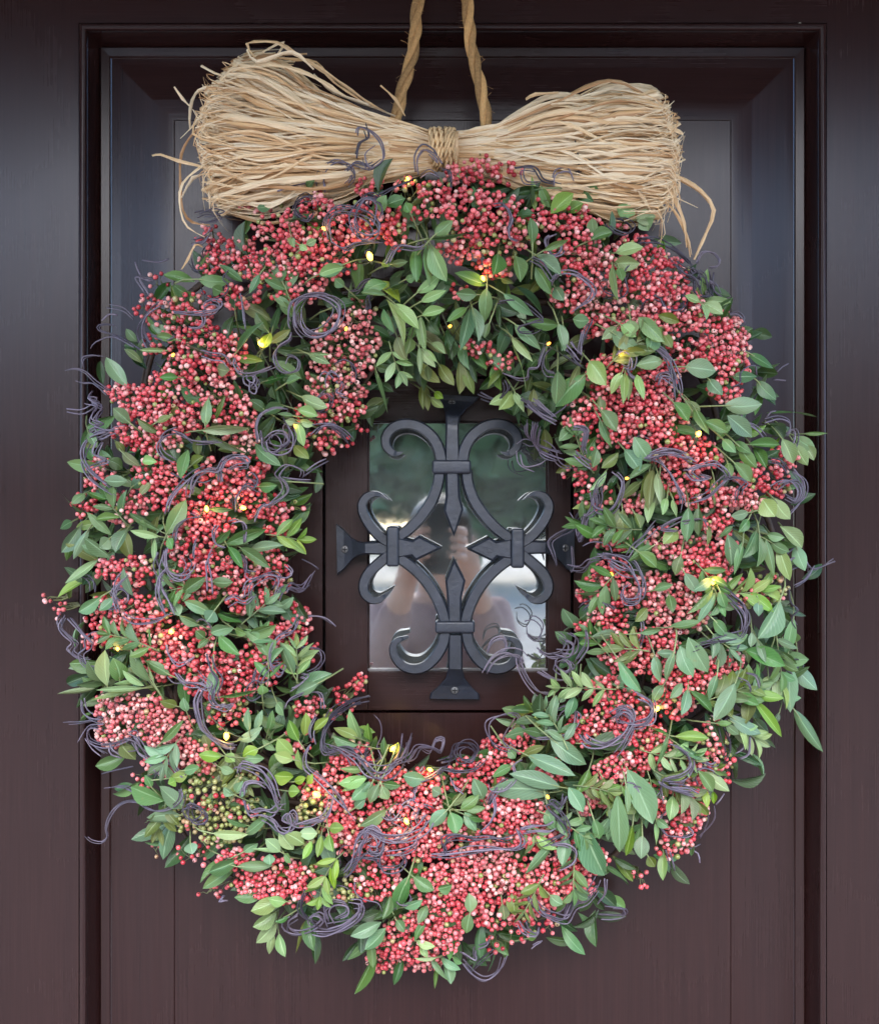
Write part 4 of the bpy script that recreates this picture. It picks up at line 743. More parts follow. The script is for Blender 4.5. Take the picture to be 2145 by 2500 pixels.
class Bulk:
    """collects copies of small meshes into one mesh"""
    def __init__(s, mats): s.V = []; s.F = []; s.M = []; s.U = []; s.n = 0; s.mats = mats
    def add(s, V, F, mi, uv=None):
        V = np.asarray(V, float); s.V.append(V); s.F.append(np.asarray(F, int)+s.n); s.M.append(np.full(len(F), mi) if np.isscalar(mi) else np.asarray(mi)); s.n += len(V)
        if uv is not None: s.U.append(np.asarray(uv, np.float32))
    def build(s, name, parent):
        V = np.concatenate(s.V); F = np.concatenate(s.F); M = np.concatenate(s.M); k = F.shape[1]
        me = bpy.data.meshes.new(name); me.vertices.add(len(V)); me.vertices.foreach_set('co', V.astype(np.float32).ravel())
        me.loops.add(F.size); me.loops.foreach_set('vertex_index', F.astype(np.int32).ravel())
        me.polygons.add(len(F)); me.polygons.foreach_set('loop_start', np.arange(0, F.size, k, dtype=np.int32))
        me.polygons.foreach_set('loop_total', np.full(len(F), k, np.int32))
        for m in s.mats: me.materials.append(m)
        me.polygons.foreach_set('material_index', M.astype(np.int32)); me.polygons.foreach_set('use_smooth', np.ones(len(F), bool))
        if s.U: me.uv_layers.new(name='UVMap').data.foreach_set('uv', np.concatenate(s.U).ravel())
        me.update(calc_edges=True); me.validate()
        o = link(name, me); keep(o, parent) if parent else None
        return o
LK = list(LEAF)
leaf_bulk = Bulk([LEAF[k] for k in LK])
SHV = [np.array([(*v, 1.0) for v in V]) for V, _, _ in SHAPES]; SHF = [np.array(F) for _, _, F in SHAPES]
SHU = [np.array([UV[i] for f in F for i in f], np.float32) for _, UV, F in SHAPES]
def put_leaf_bulk(M, si, k):
    leaf_bulk.add((SHV[si] @ np.array(M).T)[:, :3], SHF[si], LK.index(k), SHU[si])

leaves = []
stalkV, stalkF = [], []
for t, txt in LEAVES.items():
    for row in txt.replace('\n', ';').split(';'):
        a = row.split(); u0, v0, u1, v1, wd = map(float, a[:5]); k = a[5]; s = TILE[t][2]
        x0, y0 = T(t, u0, v0); x1, y1 = T(t, u1, v1); wpx = wd/s
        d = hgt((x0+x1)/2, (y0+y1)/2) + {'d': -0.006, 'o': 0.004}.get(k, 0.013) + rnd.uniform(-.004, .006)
        lp = math.hypot(x1-x0, y1-y0)
        tilt = rnd.uniform(-.30, .30)*lp*S
        p0 = P(x0, y0, d-0.004-tilt*0.5); p1 = P(x1, y1, d+0.002+tilt*0.5)
        roll = rnd.uniform(-.5, .5)
        width = wpx*S*(DIST-d)/DIST/max(.75, math.cos(roll))*.92
        leaves.append((lp*wpx*(0.3 if k == 'd' else 1), p0, p1, width, roll, k, d))
        if d > hgt(x0, y0)-0.01 and rnd.random() < .8:
            # short stalk running back into the wreath
            dr = (p0-p1).normalized(); q = p0 + dr*rnd.uniform(.008, .02) + Vector((0, 0.008, 0)); e = q + dr*0.012 + Vector((0, 0.02, 0))
            tube([p1*.45+p0*.55+Vector((0, .0012, 0)), p0, q, e], [.0004, .0007, .0008, .0009], 4, False, stalkV, stalkF)
nexp = len(leaves)
for i in range(44):
    zone = rnd.random()
    a = rnd.uniform(-75, 15) if zone < .5 else (rnd.uniform(170, 275) if zone < .88 else rnd.uniform(15, 170))
    s = rnd.uniform(.12, .92); x, y = polar(s, a); kk_ = rnd.choices('gblodv', (36, 22, 18, 10, 4, 10))[0]
    th = R(a) + (rnd.gauss(0, .7) if s > .4 else math.pi+rnd.gauss(0, .6)) - (.5 if 0 < a < 90 else 0)
    n_ = rnd.randint(3, 5); st = rnd.uniform(19, 27); cur = rnd.uniform(-.16, .16); pr = []
    for j in range(n_+1): pr.append((x, y)); x += st*math.cos(th); y -= st*math.sin(th); th += cur
    hh = [hgt(*q_) for q_ in pr]
    if sect(*pr[-1])[0] > 1.04 or sect(*pr[-1])[0] < -.04: continue
    lift = rnd.uniform(.002, .016); dd = [h_+lift+rnd.uniform(-.001, .001) for h_ in hh]
    tube([P(pr[0][0], pr[0][1], dd[0]-.02)] + [P(q_[0], q_[1], e_) for q_, e_ in zip(pr, dd)], .0007, 4, False, stalkV, stalkF)
    L0 = rnd.uniform(48, 72)
    for j in range(1, n_+1):
        th_ = math.atan2(pr[j-1][1]-pr[j][1], pr[j][0]-pr[j-1][0])
        sides = [(1, rnd.uniform(.6, .95)), (-1, rnd.uniform(.6, .95))] + ([(0, .1)] if j == n_ else [])
        for sg, an in sides:
            if rnd.random() < .08: continue
            t2 = th_ + sg*an + rnd.gauss(0, .12); L_ = L0*rnd.uniform(.8, 1.1)*(.8 if j == n_ else 1)
            x1, y1 = pr[j][0]+L_*math.cos(t2), pr[j][1]-L_*math.sin(t2); ti = rnd.uniform(-.25, .35)*L_*S
            leaves.append((L_*L_*.33, P(pr[j][0], pr[j][1], dd[j]), P(x1, y1, dd[j]+ti), L_*S*rnd.uniform(.27, .37), rnd.uniform(-.5, .5)+sg*.25, kk_, dd[j]))
leaves.sort(key=lambda r: -r[0])
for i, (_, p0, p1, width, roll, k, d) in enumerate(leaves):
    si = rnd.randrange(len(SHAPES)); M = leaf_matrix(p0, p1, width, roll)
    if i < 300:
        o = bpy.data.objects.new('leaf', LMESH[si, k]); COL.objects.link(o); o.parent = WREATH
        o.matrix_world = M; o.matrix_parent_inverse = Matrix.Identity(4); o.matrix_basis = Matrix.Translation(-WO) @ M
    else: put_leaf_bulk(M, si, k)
o = link('leaf_stalks', mesh('leaf_stalks', stalkV, stalkF, STALK, smooth=True)); keep(o, WREATH); o['kind'] = 'stuff'
# undergrowth: leaves deeper in the wreath, pointing every way but mostly outwards and clockwise
for i in range(1900):
    a = rnd.uniform(0, 360); s = rnd.betavariate(1.5, 1.5)*1.0
    x, y = polar(s, a); hh = hgt(x, y); layer = rnd.random()
    d = 0.012 + (hh-0.026)*layer**.6
    dirn = R(a) + rnd.gauss(0, 1.0) + (0 if s > .45 else math.pi*(rnd.random() < .6))
    L = rnd.uniform(50, 85)*S; wv = L*rnd.uniform(.28, .42)
    p0 = P(x, y, d); p1 = p0 + Vector((math.cos(dirn)*L, rnd.uniform(-.5, .3)*L, math.sin(dirn)*L))
    if p1.y > -0.006: p1.y = -0.006
    s1, _ = sect(p1.x/S+W_PX/2, H_PX/2-(p1.z-ZC)/S)
    if s1 > 1.03 or s1 < -0.03: continue
    put_leaf_bulk(leaf_matrix(p0, p1, wv, rnd.uniform(-1, 1)), rnd.randrange(6), rnd.choices('dgobv', (58, 24, 10, 5, 3))[0])  # mostly dark greens, painting deeper shade between the upper leaves
o = leaf_bulk.build('small_leaves', WREATH); o['kind'] = 'stuff'

# ring of twigs that carries everything
for i in range(26):
    s0 = rnd.uniform(.25, .75); a0 = rnd.uniform(0, 360); ln = rnd.uniform(60, 200); ph = rnd.uniform(0, 6.28); pts = []
    for j in range(int(ln/7)):
        a = a0+j*7; s = s0+.18*math.sin(ph+j*.45); x, y = polar(s, a); pts.append(P(x, y, 0.014+0.045*(.5+.5*math.cos(ph*2+j*.5))*(1-abs(2*s-1))))
    V, F = tube(catmull(pts, .012), rnd.uniform(.0018, .0036), 6)
    o = link('ring_twig', mesh('ring_twig', V, F, TWIG, smooth=True)); keep(o, WREATH)

# ---------------------------------------------------------------- berries
def sphere_vf():
    rings = [(0.0, 1.02), (22, 1.0), (47, 1), (75, 1), (105, 1), (135, 1), (162, .98)]; V = [(0, 0, 1.03)]; F = []; M = []; n = 8
    for (th, r) in rings[1:]:
        for k in range(n):
            p = 2*math.pi*k/n; V.append((r*math.sin(R(th))*math.cos(p), r*math.sin(R(th))*math.sin(p), r*math.cos(R(th))))
    V.append((0, 0, -.97)); last = len(V)-1
    for k in range(n): F.append((0, 1+k, 1+(k+1) % n)); M.append(1)
    for j in range(len(rings)-2):
        for k in range(n):
            a, b = 1+j*n+k, 1+j*n+(k+1) % n; F.append((a, a+n, b+n)); M.append(0); F.append((a, b+n, b)); M.append(0)
    for k in range(n): a = 1+(len(rings)-2)*n; F.append((last, a+(k+1) % n, a+k)); M.append(0)
    return V, F, M
BV, BF, BM = sphere_vf(); BVn = np.array(BV); BFn = np.array(BF); BMn = np.array(BM)
BMESH = {k: mesh('berry', BV, BF, [BERRY[k], CALYX], BM, smooth=True) for k in BERRY}
kinds = list(BERRY); berry_bulk = Bulk([BERRY[k] for k in kinds] + [CALYX])
berries = []; grid = {}
CELL = 0.0045
def free(p, md):
    c = (int(p.x//CELL), int(p.y//CELL), int(p.z//CELL))
    for i in (-1, 0, 1):
        for j in (-1, 0, 1):
            for k in (-1, 0, 1):
                for q in grid.get((c[0]+i, c[1]+j, c[2]+k), ()):
                    if (q-p).length < md: return False
    grid.setdefault(c, []).append(p); return True
sprayrows = [r.split() for r in SPRAYS.replace('\n', ';').split(';')]
for row in sprayrows:
    ex, ey, rx, ry = (float(v)*1.2064 for v in row[:4]); kd = row[4]; rx *= .90; ry *= .90
    sv, sf = [], []; hc = hgt(ex, ey); airy = .86 if abs(((sect(ex, ey)[1]-100+180) % 360)-180) < 48 else 1.12
    # the spray hangs from a stalk rooted deeper in the ring
    s0, a0 = sect(ex, ey); rxp, ryp = polar(.5*s0+.25, a0); root = P((ex*2+rxp)/3, (ey*2+ryp)/3, max(.012, hc-0.045))
    nodes = [root + (P(ex+rnd.uniform(-.5, .5)*rx, ey+rnd.uniform(-.5, .5)*ry, hc-0.010)-root)*f for f in (.35, .6, .8, 1, .9, .7, .95)]
    for q in nodes: tube([root, (root+q)/2+Vector((rnd.uniform(-.003, .003), .002, rnd.uniform(-.003, .003))), q], [.0011, .0009, .0006], 4, False, sv, sf)
    area = math.pi*rx*ry; cnt = int(area/(15.5**2)*airy*{'s': .8, 'g': 1.3, 'm': 1.6}.get(kd, 2.0))
    for i in range(cnt):
        for _try in range(5):
            rr = math.sqrt(rnd.random())*rnd.uniform(.9, 1.08); th = rnd.uniform(0, 2*math.pi)
            x = ex+rx*rr*math.cos(th); y = ey+ry*rr*math.sin(th)
            hh = .5*hgt(x, y)+.5*hc
            d = hh - 0.007 + 0.012*(1-rr*rr) + rnd.uniform(-.014, .003)
            p = P(x, y, d); r = rnd.gauss(.00232, .00028)
            if free(p, .0042): break
        else: continue
        k = {'r': 'r', 's': 'r', 'p': 'p', 'g': 'g' if rnd.random() < .82 else 'r', 'm': rnd.choice('grrp')}[kd]
        if k == 'r' and rnd.random() < .20: k = 'p'
        if k in 'rp' and rnd.random() < (.07 if airy < .9 else .035): k = 'g'
        berries.append((p, r, k, d-hh))
        if rnd.random() < (.9 if kd in 'sg' else .6):
            q = min(nodes, key=lambda n: (n-p).length); m = (p+q)/2 + Vector((rnd.uniform(-.002, .002), .003, rnd.uniform(-.002, .002)))
            tube([q, m, p+Vector((0, .002, 0))], [.0005, .0004, .00035], 3, False, sv, sf)
    o = link('berry_spray_stem', mesh('berry_spray_stem', sv, sf, STEM, smooth=True)); keep(o, WREATH)
berries.sort(key=lambda b: -(b[3] + b[1]*2))
print('berries', len(berries))
for i, (p, r, k, _) in enumerate(berries):
    q = Matrix.Rotation(rnd.uniform(0, 6.28), 3, 'Z') @ Matrix.Rotation(rnd.uniform(0, 3.14), 3, 'X') @ Matrix.Rotation(rnd.uniform(0, 6.28), 3, 'Y')
    if i < 300:
        o = bpy.data.objects.new('berry', BMESH[k]); COL.objects.link(o); o.parent = WREATH
        o.matrix_basis = Matrix.Translation(p-WO) @ q.to_4x4() @ Matrix.Diagonal((r, r, r*rnd.uniform(.92, 1.03), 1))
    else:
        V = (BVn*np.array([1, 1, rnd.uniform(.92, 1.03)])*r) @ np.array(q).T + np.array(p)
        berry_bulk.add(V, BFn, np.where(BMn == 1, 3, kinds.index(k)))
o = berry_bulk.build('berries', WREATH); o['kind'] = 'stuff'

# ---------------------------------------------------------------- curling vines
def wob(n, amp, k=3):
    """smooth random offsets"""
    ph = [(rnd.uniform(0, 6.28), rnd.uniform(.6, 2.2)*k, rnd.uniform(.3, 1)) for _ in range(3)]
    return [amp*sum(a*math.sin(p+f*i/max(1, n)*math.pi) for p, f, a in ph)/1.8 for i in range(n)]
def vine(pts_px, n, mat, lift=0.012):
    V, F = [], []
    base = catmull([Vector((x, y, 0)) for x, y in pts_px], 7); m = len(base)
    hs = [hgt(p.x, p.y) for p in base]
    for s in range(n):
        kk = max(.5, m/22); ox, oy, oz = *[[p_+q_ for p_, q_ in zip(wob(m, 3+2.3*n, kk*.5), wob(m, 2.4, kk*1.5))] for _ in (0, 1)], wob(m, .005, kk*.7)
        a = int(rnd.uniform(0, .08)*m); b = m-int(rnd.uniform(0, .16)*m) if s else m
        q = []
        for i in range(a, b):
            lo, hi = max(0, i-4), min(m, i+5); h = sum(hs[lo:hi])/(hi-lo)
            q.append(P(base[i].x+ox[i], base[i].y+oy[i], max(.008, h+lift+oz[i])))
        if len(q) < 4: continue
        r = rnd.uniform(.00054, .00088); L = len(q)
        rad = [r*(1 if i < L*.75 else 1-.55*(i-L*.75)/(L*.25)) for i in range(L)]
        tube(q, rad, 5, True, V, F)
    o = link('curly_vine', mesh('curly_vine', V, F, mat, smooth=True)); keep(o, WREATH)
nv = 0
for t, txt in VINES.items():
    for row in txt.replace('\n', ';').split(';'):
        a = row.split(); pts = [T(t, *map(float, p.split(','))) for p in a[1:]]
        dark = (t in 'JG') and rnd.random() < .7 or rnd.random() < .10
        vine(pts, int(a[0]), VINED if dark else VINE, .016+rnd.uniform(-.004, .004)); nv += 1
# more curls half buried between the sprays
for i in range(min(135, 296-nv)):
    a = rnd.uniform(0, 360); s = rnd.choice((rnd.uniform(.0, .25), rnd.uniform(.3, .8), rnd.uniform(.8, 1.0))); x, y = polar(s, a)
    th = rnd.uniform(0, 6.28); pts = []; cur = rnd.choice((-1, 1))*rnd.uniform(.5, 1.1)
    for j in range(rnd.randint(5, 9)):
        pts.append((x, y)); x += 22*math.cos(th); y += 22*math.sin(th); th += cur + rnd.gauss(0, .35)
        if rnd.random() < .2: cur = -cur
    vine(pts, rnd.randint(1, 4), VINE if rnd.random() < .55 else VINED, rnd.uniform(-.006, .013))

# ================================================================ string of fairy lights
LIGHTS = empty('string_lights', P(CX, CY, 0.02), 'string of small warm white fairy lights wound through the wreath', 'fairy lights')
GLOW = mat_glow('bulb_glow', (1.0, 0.50, 0.05), 2.0); GLOWD = mat_glow('bulb_glow_dim', (1.0, 0.40, 0.05), .8)
bl = []
for row in BULBS.replace('\n', ';').split(';'):
    x, y, sz, br = map(float, row.split()); x *= 1.2064; y *= 1.2064
    d = hgt(x, y) + (.011 if br > .55 else .003); r = max(.0018, sz*1.2064*S*.47)
    c = P(x, y, d); q = Matrix.Rotation(rnd.uniform(0, 6.28), 3, 'Y') @ Matrix.Rotation(rnd.uniform(-.6, .6), 3, 'X')
    V, F = [], []
    prof = [(-1.5, .02), (-1.3, .45), (-.8, .8), (0, 1), (.6, .85), (1.1, .5), (1.4, .05)]
    tube([c + q @ Vector((0, 0, z*r*.85)) for z, _ in prof], [rr*r*.8 for _, rr in prof], 10, True, V, F)
    o = link('bulb', mesh('bulb', V, F, GLOW if br > .45 else GLOWD, smooth=True)); keep(o, LIGHTS)
    cap = c + q @ Vector((0, 0, -1.6*r*.85)); V, F = [], []
    tube([c + q @ Vector((0, 0, -1.25*r*.85)), cap, c + q @ Vector((0, 0, -2.6*r*.85))], [r*.5, r*.5, r*.35], 6, True, V, F)
    o2 = link('bulb_socket', mesh('bulb_socket', V, F, WIRE, smooth=True)); keep(o2, LIGHTS)
    bl.append((math.atan2(CY-y, x-CX), cap, x, y))
    if br > .45:
        pl = bpy.data.lights.new('bulb_light', 'POINT'); pl.energy = .003*br; pl.color = (1, .62, .18); pl.shadow_soft_size = .004
        po = bpy.data.objects.new('bulb_light', pl); COL.objects.link(po); po.parent = LIGHTS; po.location = c + Vector((0, -.006, 0)) - LIGHTS.location
bl.sort(); V, F = [], []; pts = []
for i, (_, c, x, y) in enumerate(bl):
    pts.append(c); n = bl[(i+1) % len(bl)][1]; pts.append((c+n)/2 + Vector((rnd.uniform(-.02, .02), .03, rnd.uniform(-.02, .02))))
tube(catmull(pts, .01), .0007, 4, True, V, F)
o = link('light_wire', mesh('light_wire', V, F, WIRE, smooth=True)); keep(o, LIGHTS)

# ================================================================ raffia bow
BOW = empty('raffia_bow', P(1082, 362, .06), 'wide straw-coloured raffia bow bound with twine on top of the wreath', 'bow')
def ribbon(pts, w, tw0, tw1, V=None, F=None, UV=None):
    V = [] if V is None else V; F = [] if F is None else F; UV = [] if UV is None else UV
    n = len(pts); b = len(V); vv = []
    for i, p in enumerate(pts):
        t = (pts[min(i+1, n-1)]-pts[max(i-1, 0)]).normalized(); a = Vector((0, -1, 0)); a = a-t*a.dot(t)
        a = a.normalized() if a.length > 1e-4 else t.orthogonal().normalized(); s = t.cross(a)
        th = tw0+(tw1-tw0)*i/n; s2 = s*math.cos(th)+a*math.sin(th); a2 = a*math.cos(th)-s*math.sin(th)
        ww = w*(1 if 1 < i < n-2 else .6)*(1+.25*math.sin(i*1.7+tw0*5)); V += [p-s2*ww/2, p+a2*ww*.22, p+s2*ww/2]
    for i in range(n-1):
        for k in (0, 1):
            F.append((b+i*3+k, b+i*3+k+1, b+i*3+k+4, b+i*3+k+3))
            UV += [(k/2, i/6), ((k+1)/2, i/6), ((k+1)/2, (i+1)/6), (k/2, (i+1)/6)]
    return V, F, UV
def edge_pt(poly, q):
    n = len(poly)-1; f = q*n; i = min(n-1, int(f)); t = f-i; a, b = poly[i], poly[i+1]
    return a[0]*(1-t)+b[0]*t, a[1]*(1-t)+b[1]*t
U = 1.2064
LE = [(480*U, 128*U), (432*U, 180*U), (416*U, 250*U), (420*U, 310*U), (428*U, 360*U), (448*U, 418*U)]
RE = [(1322*U, 196*U), (1340*U, 226*U), (1362*U, 285*U), (1358*U, 335*U), (1346*U, 385*U), (1326*U, 432*U)]
bowV, bowF, bowU = [], [], []; singles = 0
bulkstr = []
for side in (0, 1):
    for i in range(600):
        front = i >= 230
        q = min(1, max(0, rnd.random() if front else rnd.random()*.9+.05)); q2 = min(1, max(0, q+rnd.gauss(0, .13)))
        ex, ey = edge_pt(LE if side == 0 else RE, q2)
        sgn = -1 if side == 0 else 1
        ex += sgn*(-abs(rnd.gauss(0, 22))*(.5 if side else 1) + (rnd.uniform(5, 26) if rnd.random() < .08 else 0) + (rnd.uniform(0, 14) if rnd.random() < .15 else 0)); ey += rnd.gauss(0, 8)
        kx, ky = (1082+sgn*18, (272+70*q+rnd.gauss(0, 3))*U)
        bulge = 0.030*math.sin(math.pi*min(1, max(0, .15+q*.7)))
        d0, d1 = 0.066+rnd.uniform(-.006, .006), (0.040+bulge+rnd.uniform(-.012, .014)) if front else 0.030+rnd.uniform(-.008, .008)
        mx = kx+(ex-kx)*.5; my = ky+(ey-ky)*(.42 if side == 0 else .55)+rnd.gauss(0, 18)
        my += (-17 if side else 12)*(1-2*abs(q-.0))*(1 if q < .4 else 0)
        my2 = ky+(ey-ky)*(.80 if side == 0 else .93)+rnd.gauss(0, 20)
        dm = d0+(d1-d0)*.5+ (rnd.uniform(.006, .030) if front else 0)
        c = [P(kx, ky, d0), P(kx+(ex-kx)*.2, ky+(ey-ky)*.17+rnd.gauss(0, 3), d0+.006), P(mx, my, dm), P(kx+(ex-kx)*.8, my2, d1+.012), P(ex, ey, d1)]
        # fold at the end of the loop, back towards the knot behind
        fl = rnd.uniform(20, 70); dy = rnd.uniform(-26, 26)
        c += [P(ex+sgn*3, ey+dy*.35, d1-.012), P(ex-sgn*fl*.5, ey+dy*.8, d1-.024), P(ex-sgn*fl*2, ey+dy, max(.012, d1-.034))]
        pts = catmull(c, .011); w_ = rnd.choice((.0012, .0018, .0028, .0044, .0026))*rnd.uniform(.8, 1.2)
        t0 = rnd.uniform(-.6, .6); t1 = t0+rnd.uniform(-1.2, 1.2)
        if front and singles < 258 and rnd.random() < .45:
            V, F, UVs = ribbon(pts, w_, t0, t1)
            o = link('raffia_strand', mesh('raffia_strand', V, F, RAFFIA, smooth=False, uvs=UVs)); keep(o, BOW); singles += 1
        else: ribbon(pts, w_, t0, t1, bowV, bowF, bowU)
for t, txt in STRAYS.items():
    for row in txt.replace('\n', ';').split(';'):
        pp = [T(t, *map(float, p.split(','))) for p in row.split()]; dd = rnd.uniform(.060, .085)
        pts = catmull([P(x, y, dd+rnd.uniform(-.006, .006)) for x, y in pp], .008)
        V, F, UVs = ribbon(pts, rnd.uniform(.0022, .0040), rnd.uniform(-.8, .8), rnd.uniform(-1.5, 1.5))
        o = link('raffia_strand', mesh('raffia_strand', V, F, RAFFIA, uvs=UVs)); keep(o, BOW)
# fine fly-away hairs
for i in range(130):
    side = rnd.random() < .5; ex, ey = edge_pt(LE if side else RE, rnd.random()); sg = -1 if side else 1; L = rnd.uniform(20, 90)
    x1, y1 = ex+sg*L*.35, ey+rnd.uniform(-40, 60)
    pts = catmull([P(ex-sg*80, ey+rnd.uniform(-30, 30), .09), P(ex, ey, .088), P(x1, y1, .085), P(x1-sg*rnd.uniform(0, 40), y1+rnd.uniform(0, 70), .08)], .008)
    ribbon(pts, rnd.uniform(.0005, .0013), rnd.uniform(-1, 1), rnd.uniform(-2, 2), bowV, bowF, bowU)
o = link('fine_raffia', mesh('fine_raffia', bowV, bowF, RAFFIA, uvs=bowU)); keep(o, BOW); o['kind'] = 'stuff'
# knot: twine wound round the waist
cc = P(1082, 364, .068); hy, hz = .019, .0180
for k in range(6):
    x = cc.x + (k-2.5)*.0040+rnd.uniform(-.0006, .0006); fl = 1+.05*math.cos((k-2.5)/2.5*1.5)
    for ply in (0, 1):
        pts = []
        for j in range(73):
            t = 2*math.pi*j/72; ph = j*.55+ply*math.pi; rr = .0011
            pts.append(Vector((x+rr*math.cos(ph)+.0010*math.sin(t*2+k)+.004*(j/72-.5), cc.y+math.cos(t)*(hy*fl+rr*math.sin(ph)), cc.z+math.sin(t)*(hz*fl+rr*math.sin(ph)))))
        V, F = [], []; tube(pts, .00135, 6, True, V, F)
        o = link('twine_wrap', mesh('twine_wrap', V, F, TWINE, smooth=True)); keep(o, BOW)
V, F = [], []; tube([cc+Vector((-.014, 0, 0)), cc, cc+Vector((.014, 0, 0))], .0165, 14, True, V, F)
o = link('bundle_core', mesh('bundle_core', V, F, RAFFIA, uvs=[(0, 0)]*sum(len(f) for f in F))); keep(o, BOW)

# ================================================================ rope it hangs from
ROPE = empty('hanging_rope', P(1080, 100, .03), 'twisted jute rope running up from the wreath over the door', 'rope')
def rope_leg(pts_px, d0, d1):
    n = len(pts_px); c = catmull([P(x*U, y*U, d0+(d1-d0)*i/(n-1)) for i, (x, y) in enumerate(pts_px)], .004)
    for s in range(3):
        q = []
        for i, p in enumerate(c):
            ph = i*.30 + s*2*math.pi/3 + .5*math.sin(i*.03); t = (c[min(i+1, len(c)-1)]-c[max(0, i-1)]).normalized(); a = Vector((0, -1, 0)); a = (a-t*a.dot(t)).normalized(); b = t.cross(a)
            q.append(p + (a*math.cos(ph)+b*math.sin(ph))*.0030)
        V, F = tube(q, [.0034*(1+.06*math.sin(i*.9+s)) for i in range(len(q))], 8)
        o = link('rope_strand', mesh('rope_strand', V, F, JUTE, smooth=True)); keep(o, ROPE)
rope_leg([(895, -330), (880, -180), (847, -8), (836, 100), (812, 190), (790, 300)], .012, .050)
rope_leg([(895, -330), (910, -180), (943, -8), (953, 90), (975, 190), (992, 300)], .012, .050)
# loose fibres
V, F = [], []
for i in range(70):
    y = rnd.uniform(-5, 230); x = (847-(max(0, y)/215)**1.3*42) if rnd.random() < .5 else (943+(y/240)*42); p = P(x*U, y*U, .04)
    dr = Vector((rnd.uniform(-1, 1), rnd.uniform(-1, .2), rnd.uniform(-1, 1))).normalized()*rnd.uniform(.006, .013)
    tube([p, p+dr*.6+Vector((0, 0, .001)), p+dr], .00012, 3, False, V, F)
o = link('rope_fibres', mesh('rope_fibres', V, F, JUTE)); keep(o, ROPE); o['kind'] = 'stuff'
# ================================================================ what stands round and behind the photographer (seen in the panes and the varnish)
def slab(name, r, m, label=None, cat=None, kind=None):
    V, F = [], []; box_vf(*r, V, F); o = link(name, mesh(name, V, F, m))
    if label: o['label'] = label; o['category'] = cat
    if kind: o['kind'] = kind
    return o
PAVE = plain('pale_paving', (0.44, 0.38, 0.31), 0.8, 2.0, .2, .2, .003, island=False)
STEPM = plain('porch_stone', (0.24, 0.165, 0.14), 0.7, 6.0, .2, .2, .003, island=False)
CEIL_DARK = plain('darkened_ceiling', (0.045, 0.035, 0.035), 0.8, 4.0, .15, .2, .003, island=False)
slab('porch_floor', (-1.6, 1.6, -1.9, 0.3, -0.1, 0.0), STEPM, kind='structure')
slab('ground', (-60, 60, -80, 4, -0.3, -0.16), PAVE, kind='structure')
slab('unseen_porch_ceiling', (-1.6, 1.6, -1.4, 0.3, 2.32, 2.6), CEIL_DARK, kind='structure')  # unseen ceiling, added and darkened so the top of the door reflects dark
# far trees over the road: one mass
def tree_mass():
    TG = [plain('far_foliage', c_, .7, 3, .4, 0) for c_ in ((.13, .20, .10), (.08, .14, .065), (.17, .23, .12))]
    b = Bulk(TG); r = random.Random(3)
    q = np.array([(-.5, 0, 0), (.5, 0, 0), (.35, 0, 1.0), (-.35, 0, 1.0)], float)
    for c in range(26):
        cx = -26+c*2.1+r.uniform(-.6, .6); cy = -24-r.uniform(0, 5); hh = r.uniform(5.2, 7.6); rad = r.uniform(1.8, 2.8)
        for i in range(620):
            th = r.uniform(0, 6.28); ph = r.uniform(-1.2, 1.5); rr = rad*r.uniform(.6, 1.05)
            p = np.array([cx+rr*math.cos(th)*math.cos(ph), cy+rr*math.sin(th)*math.cos(ph), hh*.5+rr*1.15*math.sin(ph)*hh/5.5])
            m = np.array(Matrix.Rotation(r.uniform(0, 6.28), 3, 'Z') @ Matrix.Rotation(r.uniform(-1.5, 1.5), 3, 'X'))
            b.add(q*r.uniform(.5, 1.1) @ m.T + p, [(0, 1, 2, 3)], r.choice((0, 0, 1, 2)), [(.2, .1), (.8, .1), (.7, .9), (.3, .9)])
    o = b.build('far_trees', None); o['kind'] = 'stuff'; o['label'] = 'mass of green trees mirrored in the upper half of the window'
tree_mass()

# ---------------------------------------------------------------- the photographer, mirrored in the pane
def skinned(name, verts, edges, radii, mat, parent, root=0, sub=2):
    me = bpy.data.meshes.new(name); me.from_pydata(verts, edges, []); o = bpy.data.objects.new(name, me); COL.objects.link(o)
    m = o.modifiers.new('skin', 'SKIN'); m.use_smooth_shade = True
    for i, r_ in enumerate(radii):
        s_ = me.skin_vertices[0].data[i]; s_.radius = r_ if isinstance(r_, tuple) else (r_, r_); s_.use_root = (i == root)
    sb = o.modifiers.new('sub', 'SUBSURF'); sb.levels = sub; sb.render_levels = sub
    me.materials.append(mat); o.parent = parent
    return o
SKIN = plain('skin', (0.50, 0.27, 0.19), 0.5, 30, .12, 0, island=False)
TOP = plain('dusty_rose_top', (0.27, 0.15, 0.14), 0.8, 60, .15, .2, island=False)
JEANS = plain('dark_jeans', (0.04, 0.05, 0.08), 0.8, 60, .15, .2, island=False)
HAIR = plain('brown_hair', (0.05, 0.028, 0.018), 0.5, 90, .3, .4, island=False)
PHONEM = plain('phone_black', (0.012, 0.012, 0.014), 0.25, 30, .1, 0, island=False)
PE = empty('person', (0.0, -1.72, 0.0), 'person in a dusty rose top holding up a phone, mirrored in the window pane', 'person')
def L(x, y, z): return (x, y, z)     # metres from the feet; the face looks along +Y
K_ = .93
